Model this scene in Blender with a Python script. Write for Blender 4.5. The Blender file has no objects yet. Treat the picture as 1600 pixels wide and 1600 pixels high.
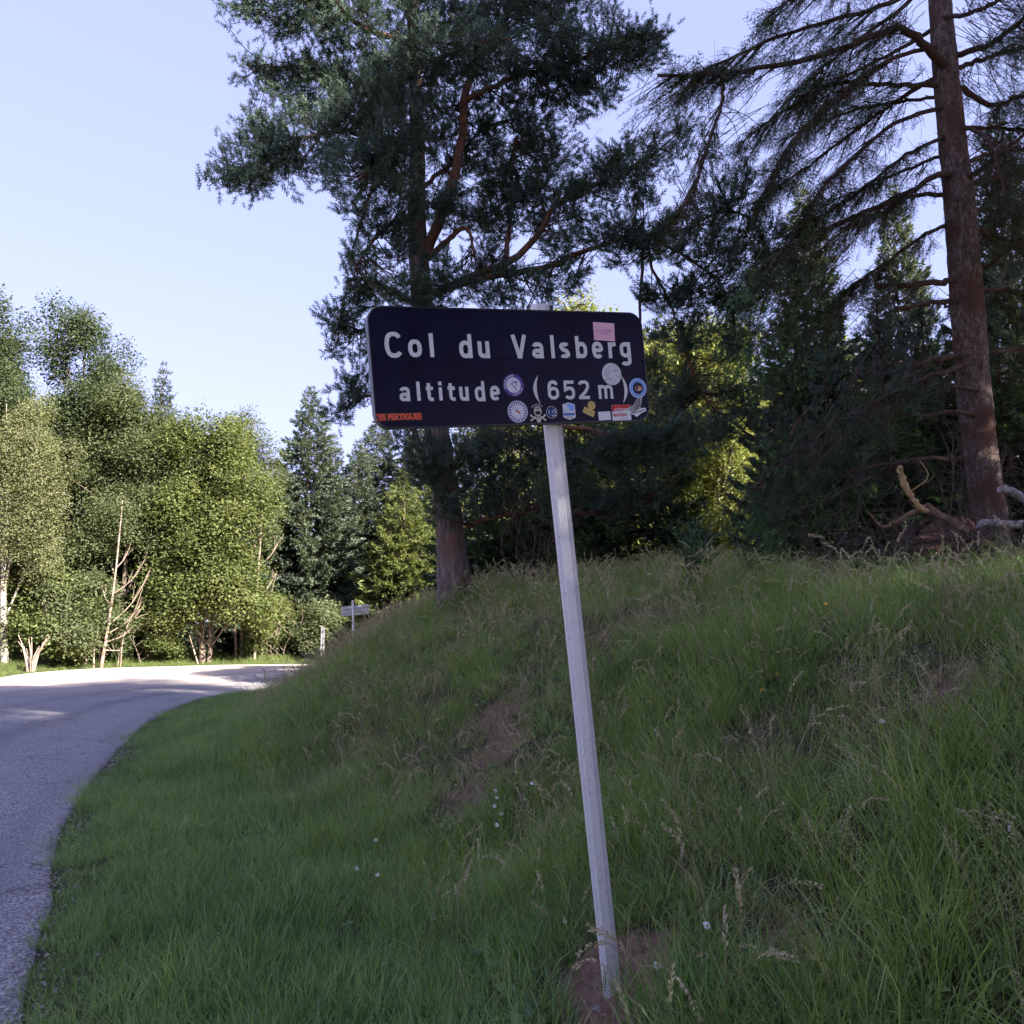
import bpy, math, random
import numpy as np
from mathutils import Vector

# ------------------------------------------------------------------ camera, sky, sun, exposure
scene = bpy.context.scene
rng = np.random.default_rng(7)
F, CX, CY, EYE = 1400.0, 800.0, 800.0, 1.6
PITCH = math.atan(200 / F)
cam = bpy.data.cameras.new('camera')
cam.sensor_width = 36.0
cam.lens = 36.0 * F / 1600
cam.clip_start = 0.05
cam.clip_end = 3000
camera = bpy.data.objects.new('camera', cam)
camera.location = (0, 0, EYE)
camera.rotation_euler = (math.pi / 2 + PITCH, 0, 0)
scene.collection.objects.link(camera)
scene.camera = camera

SUN_EL = math.radians(31)
SUN_AZ = math.atan2(0.74, -0.67)          # compass angle from +Y towards +X
world = bpy.data.worlds.new('World')
scene.world = world
world.use_nodes = True
wn = world.node_tree.nodes
wl = world.node_tree.links
bg = wn['Background']
sky = wn.new('ShaderNodeTexSky')
sky.sky_type = 'NISHITA'
sky.sun_disc = False
sky.sun_elevation = SUN_EL
sky.sun_rotation = SUN_AZ
sky.altitude = 600
sky.air_density = 1.0
sky.dust_density = 0.6
sky.ozone_density = 2.5
tintn = wn.new('ShaderNodeMix')
tintn.data_type = 'RGBA'
tintn.blend_type = 'MULTIPLY'
tintn.inputs[0].default_value = 1.0
tintn.inputs[7].default_value = (0.765, 0.735, 1.12, 1)
gam = wn.new('ShaderNodeGamma')            # a hazier, flatter sky than the clear-air model
gam.inputs[1].default_value = 0.33
wl.new(sky.outputs[0], gam.inputs[0])
wl.new(gam.outputs[0], tintn.inputs[6])
wl.new(tintn.outputs[2], bg.inputs[0])
bg.inputs[1].default_value = 0.15

sd = bpy.data.lights.new('sun', 'SUN')
sd.energy = 5.0
sd.angle = math.radians(0.55)
sd.color = (1.0, 0.93, 0.82)
sun = bpy.data.objects.new('sun', sd)
tosun = Vector((math.sin(SUN_AZ) * math.cos(SUN_EL), math.cos(SUN_AZ) * math.cos(SUN_EL), math.sin(SUN_EL)))
sun.rotation_euler = tosun.to_track_quat('Z', 'Y').to_euler()
sun.location = tosun * 60
scene.collection.objects.link(sun)

scene.view_settings.view_transform = 'Standard'
scene.view_settings.look = 'None'
scene.view_settings.exposure = 2.5
scene.view_settings.gamma = 1.0
scene.render.engine = 'CYCLES'
scene.cycles.use_denoising = True
scene.cycles.max_bounces = 4
scene.cycles.diffuse_bounces = 3
scene.cycles.glossy_bounces = 1
scene.cycles.transmission_bounces = 2
scene.cycles.transparent_max_bounces = 2
scene.cycles.caustics_reflective = False
scene.cycles.caustics_refractive = False
scene.cycles.use_adaptive_sampling = True
scene.cycles.adaptive_threshold = 0.018
scene.cycles.adaptive_min_samples = 12


def at(px, py, y):
    """World point at depth y (metres ahead) along a direction given on a 1600 px picture plane."""
    c, s = math.cos(PITCH), math.sin(PITCH)
    a, b = (px - CX) / F, (CY - py) / F
    dy, dz = c - s * b, s + c * b
    return np.array([a / dy * y, y, EYE + dz / dy * y])


# ------------------------------------------------------------------ object helpers
COL = scene.collection


def tag(o, label=None, cat=None, group=None, kind=None):
    if label: o['label'] = label
    if cat: o['category'] = cat
    if group: o['group'] = group
    if kind: o['kind'] = kind
    return o


def empty(name, loc):
    o = bpy.data.objects.new(name, None)
    o.empty_display_size = 0.2
    o.location = tuple(float(v) for v in loc)
    COL.objects.link(o)
    return o


def copy_tree(o, parent=None):
    c = o.copy()
    COL.objects.link(c)
    c.parent = parent
    for ch in list(o.children):
        copy_tree(ch, c)
    return c


class Geo:
    """Collects vertices and faces (tris / quads) and links them as one mesh object."""
    def __init__(self):
        self.v, self.f, self.t, self.n = [], [], [], 0

    def add(self, V, Fc, tint=0.5, mat=0):
        V = np.asarray(V, np.float32).reshape(-1, 3)
        Fc = np.asarray(Fc, np.int64)
        self.v.append(V)
        self.f.append((Fc + self.n, mat))
        self.t.append(np.broadcast_to(np.asarray(tint, np.float32), (len(V),)).astype(np.float32))
        self.n += len(V)
        return self

    def ngon(self, pts, tint=0.5, mat=0):
        return self.add(pts, np.arange(len(pts))[None, :], tint, mat)

    def mesh(self, name, mats, smooth=False, origin=None):
        V = np.concatenate(self.v)
        if origin is not None:
            V = V - np.asarray(origin, np.float32)
        li, ls, mi, start = [], [], [], 0
        for f, m in self.f:
            n, k = f.shape
            li.append(f.ravel())
            ls.append(start + np.arange(n) * k)
            mi.append(np.full(n, m))
            start += n * k
        li, ls, mi = np.concatenate(li), np.concatenate(ls), np.concatenate(mi)
        me = bpy.data.meshes.new(name)
        me.vertices.add(len(V))
        me.vertices.foreach_set('co', V.astype(np.float32).ravel())
        me.loops.add(len(li))
        me.loops.foreach_set('vertex_index', li.astype(np.int32))
        me.polygons.add(len(ls))
        me.polygons.foreach_set('loop_start', ls.astype(np.int32))
        me.polygons.foreach_set('material_index', mi.astype(np.int32))
        if smooth:
            me.polygons.foreach_set('use_smooth', np.ones(len(ls), bool))
        else:
            me.polygons.foreach_set('use_smooth', np.zeros(len(ls), bool))
        me.update(calc_edges=True)
        a = me.attributes.new('tint', 'FLOAT', 'POINT')
        a.data.foreach_set('value', np.concatenate(self.t))
        for m in (mats if isinstance(mats, (list, tuple)) else [mats]):
            me.materials.append(m)
        return me

    def build(self, name, mats, parent=None, smooth=False, origin=None, loc=None):
        if parent is not None and origin is None:
            origin = tuple(parent_world(parent))
        me = self.mesh(name, mats, smooth, origin)
        o = bpy.data.objects.new(name, me)
        COL.objects.link(o)
        if parent is not None:
            o.parent = parent
        elif origin is not None:
            o.location = tuple(float(v) for v in origin)
        if loc is not None:
            o.location = tuple(float(v) for v in loc)
        return o


def parent_world(p):
    w = np.zeros(3)
    while p is not None:
        w += np.array(p.location)
        p = p.parent
    return w


def norm(a):
    return a / np.maximum(np.linalg.norm(a, axis=-1, keepdims=True), 1e-9)


def frames(d, roll=None, r=rng):
    """Rotation matrices (N,3,3) whose third column is d."""
    d = norm(np.asarray(d, float))
    n = len(d)
    ref = np.where(np.abs(d[:, 2:3]) > 0.9, np.array([[1.0, 0, 0]]), np.array([[0, 0, 1.0]]))
    x = norm(np.cross(ref, d))
    y = np.cross(d, x)
    if roll is None:
        roll = r.uniform(0, 2 * math.pi, n)
    c, s = np.cos(roll)[:, None], np.sin(roll)[:, None]
    X = x * c + y * s
    Y = -x * s + y * c
    return np.stack([X, Y, d], axis=2)


def scatter(geo, tv, tf, R, pos, scale=1.0, tint=None, mat=0, ttint=None):
    """Copies of a small template (tv, tf) into geo."""
    n, m = len(pos), len(tv)
    sc = np.broadcast_to(np.asarray(scale, float), (n,))
    V = np.einsum('nij,mj->nmi', R, tv) * sc[:, None, None] + pos[:, None, :]
    Fc = (np.arange(n) * m)[:, None, None] + tf[None]
    if tint is None:
        tint = rng.uniform(0, 1, n)
    T = np.repeat(tint, m)
    if ttint is not None:
        T = T * 0.6 + np.tile(ttint, n) * 0.4
    geo.add(V.reshape(-1, 3), Fc.reshape(-1, tf.shape[1]), T, mat)


def spline(P, n):
    """Catmull-Rom through the points P (K,D), n samples."""
    P = np.asarray(P, float)
    if len(P) == 2:
        t = np.linspace(0, 1, n)[:, None]
        return P[0] * (1 - t) + P[1] * t
    Q = np.vstack([2 * P[0] - P[1], P, 2 * P[-1] - P[-2]])
    u = np.linspace(0, len(P) - 1 - 1e-6, n)
    i = u.astype(int)
    t = (u - i)[:, None]
    a, b, c, d = Q[i], Q[i + 1], Q[i + 2], Q[i + 3]
    return 0.5 * ((2 * b) + (c - a) * t + (2 * a - 5 * b + 4 * c - d) * t * t + (3 * b - a - 3 * c + d) * t ** 3)


def tubes(geo, P, R, sides=4, tint=0.5, mat=0, cap=False, bumps=0.0):
    """P (N,K,3) centre lines, R (N,K) radii."""
    P = np.asarray(P, float)
    R = np.asarray(R, float)
    if P.ndim == 2:
        P, R = P[None], R[None]
    n, k = P.shape[:2]
    T = np.empty_like(P)
    T[:, 1:-1] = P[:, 2:] - P[:, :-2]
    T[:, 0] = P[:, 1] - P[:, 0]
    T[:, -1] = P[:, -1] - P[:, -2]
    T = norm(T)
    mean = norm(P[:, -1] - P[:, 0])
    ref = np.where(np.abs(mean[:, 2:3]) > 0.8, np.array([[1.0, 0.05, 0]]), np.array([[0.03, 0.02, 1.0]]))
    X = norm(np.cross(ref[:, None, :], T))
    Y = np.cross(T, X)
    a = np.linspace(0, 2 * math.pi, sides, endpoint=False)
    rr = np.broadcast_to(R[:, :, None], (n, k, sides)).copy()
    if bumps:
        rr = rr * (1 + bumps * rng.normal(0, 1, rr.shape))
    V = P[:, :, None, :] + rr[..., None] * (np.cos(a)[:, None] * X[:, :, None, :] + np.sin(a)[:, None] * Y[:, :, None, :])
    base = (np.arange(n) * k * sides)[:, None, None]
    ring = (np.arange(k - 1) * sides)[None, :, None]
    s = np.arange(sides)[None, None, :]
    s2 = (s + 1) % sides
    q = np.stack([base + ring + s, base + ring + s2, base + ring + sides + s2, base + ring + sides + s], -1)
    t = np.repeat(np.broadcast_to(np.asarray(tint, float), (n,)), k * sides)
    geo.add(V.reshape(-1, 3), q.reshape(-1, 4), t, mat)
    if cap:
        for i in range(n):
            geo.ngon(V[i, -1], 0.5, mat)
            geo.ngon(V[i, 0][::-1], 0.5, mat)


def box(geo, lo, hi, tint=0.5, mat=0):
    x0, y0, z0 = lo
    x1, y1, z1 = hi
    V = [(x0, y0, z0), (x1, y0, z0), (x1, y1, z0), (x0, y1, z0), (x0, y0, z1), (x1, y0, z1), (x1, y1, z1), (x0, y1, z1)]
    geo.add(V, [(3, 2, 1, 0), (4, 5, 6, 7), (0, 1, 5, 4), (1, 2, 6, 5), (2, 3, 7, 6), (3, 0, 4, 7)], tint, mat)


# ------------------------------------------------------------------ materials
def srgb(r, g, b):
    f = lambda c: ((c / 255 + 0.055) / 1.055) ** 2.4 if c > 10 else c / 255 / 12.92
    return (f(r), f(g), f(b), 1)


class NT:
    def __init__(self, name):
        self.m = bpy.data.materials.new(name)
        self.m.use_nodes = True
        self.t = self.m.node_tree
        self.bsdf = self.t.nodes['Principled BSDF']
        self.out = self.t.nodes['Material Output']

    def n(self, ty, **kw):
        o = self.t.nodes.new(ty)
        for k, v in kw.items():
            setattr(o, k, v)
        return o

    def l(self, a, b):
        self.t.links.new(a, b)

    def noise(self, scale, detail=4, rough=0.55, vec=None, dist=0.0):
        o = self.n('ShaderNodeTexNoise')
        o.inputs['Scale'].default_value = scale
        o.inputs['Detail'].default_value = detail
        o.inputs['Roughness'].default_value = rough
        o.inputs['Distortion'].default_value = dist
        if vec is not None:
            self.l(vec, o.inputs['Vector'])
        return o.outputs['Fac']

    def ramp(self, fac, stops):
        o = self.n('ShaderNodeValToRGB')
        e = o.color_ramp.elements
        while len(e) < len(stops):
            e.new(0.5)
        for i, (p, c) in enumerate(stops):
            e[i].position = p
            e[i].color = tuple(c) if len(c) == 4 else (*c, 1)
        self.l(fac, o.inputs[0])
        return o.outputs[0]

    def mix(self, fac, a, b, blend='MIX'):
        o = self.n('ShaderNodeMix', data_type='RGBA', blend_type=blend)
        for s, v in ((o.inputs[0], fac), (o.inputs[6], a), (o.inputs[7], b)):
            if isinstance(v, (int, float)):
                s.default_value = v
            elif isinstance(v, tuple):
                s.default_value = v if len(v) == 4 else (*v, 1)
            else:
                self.l(v, s)
        return o.outputs[2]

    def math(self, op, a, b=0.0, clamp=False):
        o = self.n('ShaderNodeMath', operation=op, use_clamp=clamp)
        for s, v in ((o.inputs[0], a), (o.inputs[1], b)):
            if isinstance(v, (int, float)):
                s.default_value = v
            else:
                self.l(v, s)
        return o.outputs[0]

    def attr(self, name):
        return self.n('ShaderNodeAttribute', attribute_name=name).outputs['Fac']

    def coords(self, kind='Object'):
        return self.n('ShaderNodeTexCoord').outputs[kind]

    def position(self):
        return self.n('ShaderNodeNewGeometry').outputs['Position']

    def mapping(self, vec, scale):
        o = self.n('ShaderNodeMapping')
        o.inputs['Scale'].default_value = scale
        self.l(vec, o.inputs['Vector'])
        return o.outputs[0]

    def bump(self, h, strength=0.5, dist=0.02):
        o = self.n('ShaderNodeBump')
        o.inputs['Strength'].default_value = strength
        o.inputs['Distance'].default_value = dist
        self.l(h, o.inputs['Height'])
        self.l(o.outputs[0], self.bsdf.inputs['Normal'])

    def setp(self, **kw):
        for k, v in kw.items():
            s = self.bsdf.inputs[k.replace('_', ' ')]
            if isinstance(v, (int, float)):
                s.default_value = v
            elif isinstance(v, tuple):
                s.default_value = v if len(v) == 4 else (*v, 1)
            else:
                self.l(v, s)
        return self


def leaf_mat(name, c0, c1, c2, trans=0.35, rough=0.55, spec=0.3, patch=0.35, pscale=0.6, tcol=None):
    """Leaf or blade: colour varies from blade to blade (tint) and from patch to patch."""
    k = NT(name)
    oi = k.n('ShaderNodeObjectInfo').outputs['Random']
    f = k.math('ADD', k.math('MULTIPLY', k.attr('tint'), 0.7), k.math('MULTIPLY', oi, 0.12))
    nz = k.noise(pscale, 3, vec=k.position())
    f = k.math('ADD', f, k.math('MULTIPLY', k.math('SUBTRACT', nz, 0.5), patch * 2), True)
    col = k.ramp(f, [(0.1, c0), (0.5, c1), (0.9, c2)])
    k.setp(Base_Color=col, Roughness=rough, Specular_IOR_Level=spec)
    tr = k.n('ShaderNodeBsdfTranslucent')
    tc = k.mix(1.0, col, tcol or (1.25, 1.15, 0.55), 'MULTIPLY')
    k.l(tc, tr.inputs[0])
    ms = k.n('ShaderNodeMixShader')
    ms.inputs[0].default_value = trans
    k.l(k.bsdf.outputs[0], ms.inputs[1])
    k.l(tr.outputs[0], ms.inputs[2])
    k.l(ms.outputs[0], k.out.inputs[0])
    return k.m


def bark_mat(name, dark, mid, light, zs=0.25, scale=18, bump=0.8, rough=0.9, alt=None, altscale=1.5):
    k = NT(name)
    v = k.mapping(k.position(), (1, 1, zs))
    n1 = k.noise(scale, 6, 0.65, v, 0.6)
    n2 = k.noise(scale * 4, 4, 0.6, v)
    f = k.math('ADD', k.math('MULTIPLY', n1, 0.7), k.math('MULTIPLY', n2, 0.3))
    col = k.ramp(f, [(0.34, dark), (0.5, mid), (0.66, light)])
    if alt:
        n3 = k.noise(altscale, 3, 0.5, k.position())
        col = k.mix(k.ramp(n3, [(0.48, (0, 0, 0)), (0.6, (1, 1, 1))]), col, alt)
    k.setp(Base_Color=col, Roughness=rough, Specular_IOR_Level=0.2)
    k.bump(f, bump, 0.03)
    return k.m


def plain(name, col, rough=0.6, spec=0.4, metal=0.0, var=0.0, scale=40):
    k = NT(name)
    if var:
        nz = k.noise(scale, 5, 0.6, k.coords())
        c = k.mix(nz, tuple(x * (1 - var) for x in col[:3]), tuple(min(1, x * (1 + var)) for x in col[:3]))
        k.setp(Base_Color=c)
    else:
        k.setp(Base_Color=tuple(col[:3]))
    k.setp(Roughness=rough, Specular_IOR_Level=spec, Metallic=metal)
    return k.m


M = {}
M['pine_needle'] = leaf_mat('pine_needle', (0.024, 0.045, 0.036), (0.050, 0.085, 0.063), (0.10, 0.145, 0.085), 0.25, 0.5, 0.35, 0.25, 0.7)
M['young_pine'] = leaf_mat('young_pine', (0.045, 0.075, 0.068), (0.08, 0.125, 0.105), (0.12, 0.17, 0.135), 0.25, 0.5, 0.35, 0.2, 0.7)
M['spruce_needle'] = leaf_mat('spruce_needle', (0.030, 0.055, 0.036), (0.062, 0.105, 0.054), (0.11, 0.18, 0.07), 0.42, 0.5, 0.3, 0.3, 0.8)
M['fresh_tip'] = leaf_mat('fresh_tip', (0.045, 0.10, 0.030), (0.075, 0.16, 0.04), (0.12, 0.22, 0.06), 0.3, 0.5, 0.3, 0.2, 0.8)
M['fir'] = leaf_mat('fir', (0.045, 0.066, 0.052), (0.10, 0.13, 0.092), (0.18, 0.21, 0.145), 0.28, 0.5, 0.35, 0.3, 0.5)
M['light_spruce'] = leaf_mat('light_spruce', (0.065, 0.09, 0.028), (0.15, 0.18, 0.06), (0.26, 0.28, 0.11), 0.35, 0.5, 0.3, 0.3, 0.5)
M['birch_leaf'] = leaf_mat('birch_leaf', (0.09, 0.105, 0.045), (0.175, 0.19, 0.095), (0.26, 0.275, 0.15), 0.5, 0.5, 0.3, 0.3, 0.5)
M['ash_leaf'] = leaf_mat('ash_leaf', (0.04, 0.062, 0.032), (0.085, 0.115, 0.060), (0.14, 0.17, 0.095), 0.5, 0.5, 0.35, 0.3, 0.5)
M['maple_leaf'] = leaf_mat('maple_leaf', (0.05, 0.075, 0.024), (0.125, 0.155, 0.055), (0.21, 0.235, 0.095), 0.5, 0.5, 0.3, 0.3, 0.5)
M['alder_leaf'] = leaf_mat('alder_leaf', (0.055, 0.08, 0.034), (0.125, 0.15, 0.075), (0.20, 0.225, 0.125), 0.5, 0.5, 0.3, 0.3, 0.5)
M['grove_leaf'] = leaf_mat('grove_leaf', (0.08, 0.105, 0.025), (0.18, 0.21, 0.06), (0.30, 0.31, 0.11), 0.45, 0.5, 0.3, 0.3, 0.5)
M['grass'] = leaf_mat('grass', (0.085, 0.14, 0.034), (0.235, 0.345, 0.10), (0.46, 0.52, 0.22), 0.5, 0.42, 0.45, 0.35, 0.9)
M['verge'] = leaf_mat('verge', (0.085, 0.155, 0.058), (0.215, 0.345, 0.125), (0.41, 0.52, 0.25), 0.5, 0.4, 0.5, 0.35, 0.9)
M['far_grass'] = leaf_mat('far_grass', (0.08, 0.12, 0.03), (0.13, 0.17, 0.05), (0.22, 0.22, 0.09), 0.3, 0.5, 0.3, 0.3, 0.5)
M['dry_grass'] = leaf_mat('dry_grass', (0.25, 0.21, 0.105), (0.42, 0.35, 0.20), (0.60, 0.53, 0.35), 0.35, 0.6, 0.3, 0.3, 0.9, (1, 0.95, 0.8))
M['broom'] = leaf_mat('broom', (0.03, 0.07, 0.03), (0.05, 0.11, 0.05), (0.08, 0.15, 0.07), 0.2, 0.5, 0.4, 0.2, 0.9)
M['litter'] = leaf_mat('litter', (0.09, 0.06, 0.038), (0.18, 0.13, 0.085), (0.32, 0.25, 0.17), 0.15, 0.8, 0.2, 0.3, 0.9, (1, 1, 1))

M['pine_bark'] = bark_mat('pine_bark', (0.03, 0.022, 0.018), (0.105, 0.08, 0.066), (0.24, 0.19, 0.165), 0.18, 14, 1.0, alt=(0.15, 0.078, 0.048), altscale=1.2)
M['pine_limb'] = bark_mat('pine_limb', (0.055, 0.028, 0.02), (0.135, 0.066, 0.042), (0.22, 0.115, 0.075), 0.5, 16, 0.6)
M['pine_twig'] = plain('pine_twig', (0.05, 0.03, 0.022), 0.9, 0.1)
M['spruce_bark'] = bark_mat('spruce_bark', (0.03, 0.02, 0.016), (0.11, 0.078, 0.064), (0.30, 0.235, 0.205), 0.45, 22, 1.0, alt=(0.085, 0.045, 0.034), altscale=2.2)
M['spruce_limb'] = bark_mat('spruce_limb', (0.025, 0.016, 0.012), (0.07, 0.045, 0.035), (0.14, 0.10, 0.08), 0.6, 30, 0.6)
M['dead_twig'] = plain('dead_twig', (0.085, 0.065, 0.055), 0.9, 0.1, 0, 0.4, 6)
M['grey_wood'] = bark_mat('grey_wood', (0.16, 0.13, 0.12), (0.34, 0.30, 0.29), (0.52, 0.48, 0.47), 1, 20, 0.5)
M['brown_wood'] = bark_mat('brown_wood', (0.06, 0.035, 0.022), (0.17, 0.105, 0.065), (0.30, 0.21, 0.14), 0.8, 18, 0.7)
M['pale_wood'] = bark_mat('pale_wood', (0.28, 0.18, 0.08), (0.42, 0.29, 0.14), (0.55, 0.42, 0.24), 0.4, 14, 0.3)
M['red_wood'] = bark_mat('red_wood', (0.20, 0.08, 0.045), (0.42, 0.19, 0.11), (0.6, 0.34, 0.22), 1, 22, 0.5)
M['far_bark'] = bark_mat('far_bark', (0.05, 0.035, 0.028), (0.13, 0.10, 0.08), (0.24, 0.20, 0.17), 0.3, 8, 0.5)
M['pale_bark'] = bark_mat('pale_bark', (0.10, 0.065, 0.05), (0.23, 0.17, 0.14), (0.38, 0.31, 0.27), 0.4, 8, 0.3)
M['birch_bark'] = bark_mat('birch_bark', (0.07, 0.06, 0.05), (0.24, 0.21, 0.18), (0.42, 0.38, 0.34), 3.0, 5, 0.3)
# ------------------------------------------------------------------ terrain, road
INNER = spline(np.array([(7, -13), (4.4, -8.6), (2.0, -4), (0.0, -0.2), (-1.15, 2.1), (-2.05, 4.04), (-2.51, 4.99), (-2.93, 5.94), (-3.77, 7.85),
                         (-4.51, 9.75), (-5.36, 12.26), (-6.6, 16.2), (-7.5, 19.6), (-8.2, 23), (-8.5, 26), (-7.9, 28.8), (-5.8, 31.4), (-2, 33.4), (6, 36), (25, 40), (70, 47)]), 160)
OUTER = spline(np.array([(-3, -19), (-6, -12), (-9, -4), (-11.5, 5), (-13.6, 13), (-15.8, 21), (-18, 28.5), (-19.3, 33), (-18.9, 36.6), (-16, 39),
                         (-10.5, 41), (-2, 42.8), (8, 44.5), (28, 48), (70, 55)]), 160)


def poly_dist(x, y, L):
    """Signed distance to a polyline; positive on its right-hand side."""
    p = np.stack([x.ravel(), y.ravel()], 1)
    best = np.full(len(p), 1e9)
    side = np.ones(len(p))
    for i in range(len(L) - 1):
        a, b = L[i], L[i + 1]
        d = b - a
        t = np.clip(((p - a) @ d) / (d @ d), 0, 1)
        q = p - (a + t[:, None] * d)
        r = np.hypot(q[:, 0], q[:, 1])
        s = np.sign(d[1] * q[:, 0] - d[0] * q[:, 1])
        m = r < best - 1e-9
        best = np.where(m, r, best)
        side = np.where(m, s, side)
    return (best * side).reshape(x.shape)


def sstep(a, b, v):
    t = np.clip((v - a) / (b - a), 0, 1)
    return t * t * (3 - 2 * t)


_lat = rng.uniform(-1, 1, (97, 97))


def vnoise(x, y, s):
    u, v = x / s + 300.5, y / s + 300.5
    i, j = np.floor(u).astype(int), np.floor(v).astype(int)
    fu, fv = u - i, v - j
    fu, fv = fu * fu * (3 - 2 * fu), fv * fv * (3 - 2 * fv)
    g = lambda a, b: _lat[a % 97, b % 97]
    return (g(i, j) * (1 - fu) + g(i + 1, j) * fu) * (1 - fv) + (g(i, j + 1) * (1 - fu) + g(i + 1, j + 1) * fu) * fv


BD = np.array([-1, 0, 1.0, 1.9, 2.4, 3.2, 4.2, 5.2, 6.2, 7.5, 10, 14, 20, 30, 60, 3000])
BZ = np.array([0, 0, .03, .08, .20, .66, 1.32, 1.88, 2.25, 2.5, 2.75, 3.1, 3.7, 4.3, 5.0, 6.0])


def road_z(y):
    return 0.5 * sstep(30, 42, y)


POLE_XY = np.array([0.415, 3.857])


def height(x, y):
    x = np.asarray(x, float)
    y = np.asarray(y, float)
    d = poly_dist(x, y, INNER)
    o = -poly_dist(x, y, OUTER)
    sh = 0.95 * sstep(8, 13.5, y) * (1 - 0.8 * sstep(13.8, 18, y))
    dd = np.where(d > 0, d + sh * sstep(0.4, 2.0, d), d)
    z = sum(np.interp(dd + k, BD, BZ) for k in (-0.25, 0, 0.25)) / 3
    z = np.where(d > 0.3, z, z * sstep(0, 0.3, d))
    cap = 1.12 + 0.095 * y + 0.25 * sstep(14, 24, y)
    z = np.where(d > 1.5, z - 0.12 * np.logaddexp(0, (z - cap) / 0.12), z)
    amp = sstep(0.2, 2.5, d)
    z = z + amp * (0.10 * vnoise(x, y, 1.7) + 0.05 * vnoise(x + 9, y, 0.7) + 0.025 * vnoise(x, y + 5, 0.28))
    zo = np.interp(o, [0, 0.5, 2, 6, 30, 3000], [0, 0.04, 0.15, 0.3, 1.2, 4.0]) + 0.06 * sstep(0.3, 2, o) * vnoise(x, y, 1.3)
    z = z + np.where(o > 0, zo, 0) + road_z(y)
    onroad = (d < 0) & (o < 0)
    z = np.where(onroad, z - 0.05 * sstep(0, 0.25, np.minimum(-d, -o)), z)
    # scraped hollow round the foot of the post
    q = np.hypot((x - POLE_XY[0] + 0.02) / 0.30, (y - POLE_XY[1] + 0.05) / 0.36)
    z = z - 0.10 * (1 - sstep(0.3, 1.1, q))
    return z


def H1(x, y):
    return float(height(np.array([x]), np.array([y]))[0])


def hit(px, py, y0=2.0, y1=40.0):
    """Where a direction of view meets the terrain."""
    ys = np.linspace(y0, y1, 900)
    pts = np.stack([at(px, py, yy) for yy in ys])
    g = height(pts[:, 0], pts[:, 1])
    k = np.argmax(pts[:, 2] < g)
    if not (pts[:, 2] < g).any():
        k = len(ys) - 1
    return np.array([pts[k, 0], pts[k, 1], g[k]])


# worn, dry and bare spots on the bank: (centre on the picture, radii in metres, turn, amount)
def spot(px, py, rx, ry, rot, amt):
    c = hit(px, py)
    return (c[0], c[1], rx, ry, rot, amt)


SPOTS = [spot(790, 1110, 0.42, 0.50, 0.3, 0.60), spot(775, 1180, 0.34, 0.45, 0.3, 0.64), spot(745, 1240, 0.32, 0.40, 0.2, 0.60),
         spot(960, 985, 0.75, 0.45, 0.2, 0.6), spot(1050, 960, 0.6, 0.4, 0.1, 0.55), spot(1480, 1090, 0.4, 0.35, 0, 0.65), spot(1245, 1465, 0.13, 0.14, 0, 0.8),
         spot(1580, 1510, 0.13, 0.13, 0, 0.6), spot(1210, 1130, 0.3, 0.2, 0, 0.45), spot(1330, 970, 0.5, 0.3, 0, 0.4),
         (POLE_XY[0] - 0.04, POLE_XY[1] - 0.20, 0.21, 0.48, 0.0, 2.0), (POLE_XY[0] + 0.12, POLE_XY[1] + 0.06, 0.18, 0.22, 0.0, 1.8)]


def bare(x, y):
    b = np.zeros_like(x, float)
    for cx, cy, rx, ry, ro, am in SPOTS:
        c, s = math.cos(ro), math.sin(ro)
        u, v = (x - cx) * c + (y - cy) * s, -(x - cx) * s + (y - cy) * c
        q = np.hypot(u / rx, v / ry) + 0.42 * vnoise(x * 3, y * 3, 0.6) + 0.25 * vnoise(x * 3 + 8, y * 3, 0.25)
        b = np.maximum(b, am * (1 - sstep(0.55, 1.15, q)))
    return b


def axis(spans):
    out = []
    for a, b, st in spans:
        out.append(np.arange(a, b, st))
    return np.unique(np.concatenate(out + [np.array([spans[-1][1]])]))


gx = axis([(-900, -100, 80), (-100, -30, 6), (-30, -10, 0.6), (-10, 10, 0.125), (10, 30, 0.7), (30, 100, 7), (100, 900, 80)])
gy = axis([(-600, -40, 70), (-40, 0, 1.5), (0, 1, 0.25), (1, 14, 0.125), (14, 32, 0.3), (32, 60, 0.8), (60, 120, 8), (120, 1400, 90)])
GX, GY = np.meshgrid(gx, gy)
GZ = height(GX, GY)
ny, nx = GX.shape
ii = (np.arange(ny - 1)[:, None] * nx + np.arange(nx - 1)[None, :]).ravel()
gq = np.stack([ii, ii + 1, ii + nx + 1, ii + nx], 1)
k = NT('soil')
pos = k.position()
n1 = k.noise(2.2, 6, 0.65, pos)
n2 = k.noise(30, 6, 0.7, pos)
n3 = k.noise(160, 3, 0.7, pos)
thatch = k.ramp(n2, [(0.3, (0.045, 0.038, 0.022)), (0.55, (0.10, 0.085, 0.05)), (0.75, (0.19, 0.155, 0.095))])
green = k.ramp(n2, [(0.3, (0.02, 0.035, 0.012)), (0.7, (0.05, 0.08, 0.028))])
earth = k.ramp(k.math('ADD', k.math('MULTIPLY', n2, 0.6), k.math('MULTIPLY', n3, 0.4)), [(0.32, (0.16, 0.092, 0.070)), (0.52, (0.30, 0.175, 0.135)), (0.72, (0.44, 0.29, 0.23))])
basec = k.mix(n1, green, thatch)
basec = k.mix(k.ramp(k.math('ADD', k.attr('tint'), k.math('MULTIPLY', k.math('SUBTRACT', n2, 0.5), 0.5)), [(0.35, (0, 0, 0)), (0.8, (1, 1, 1))]), basec, earth)
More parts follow.
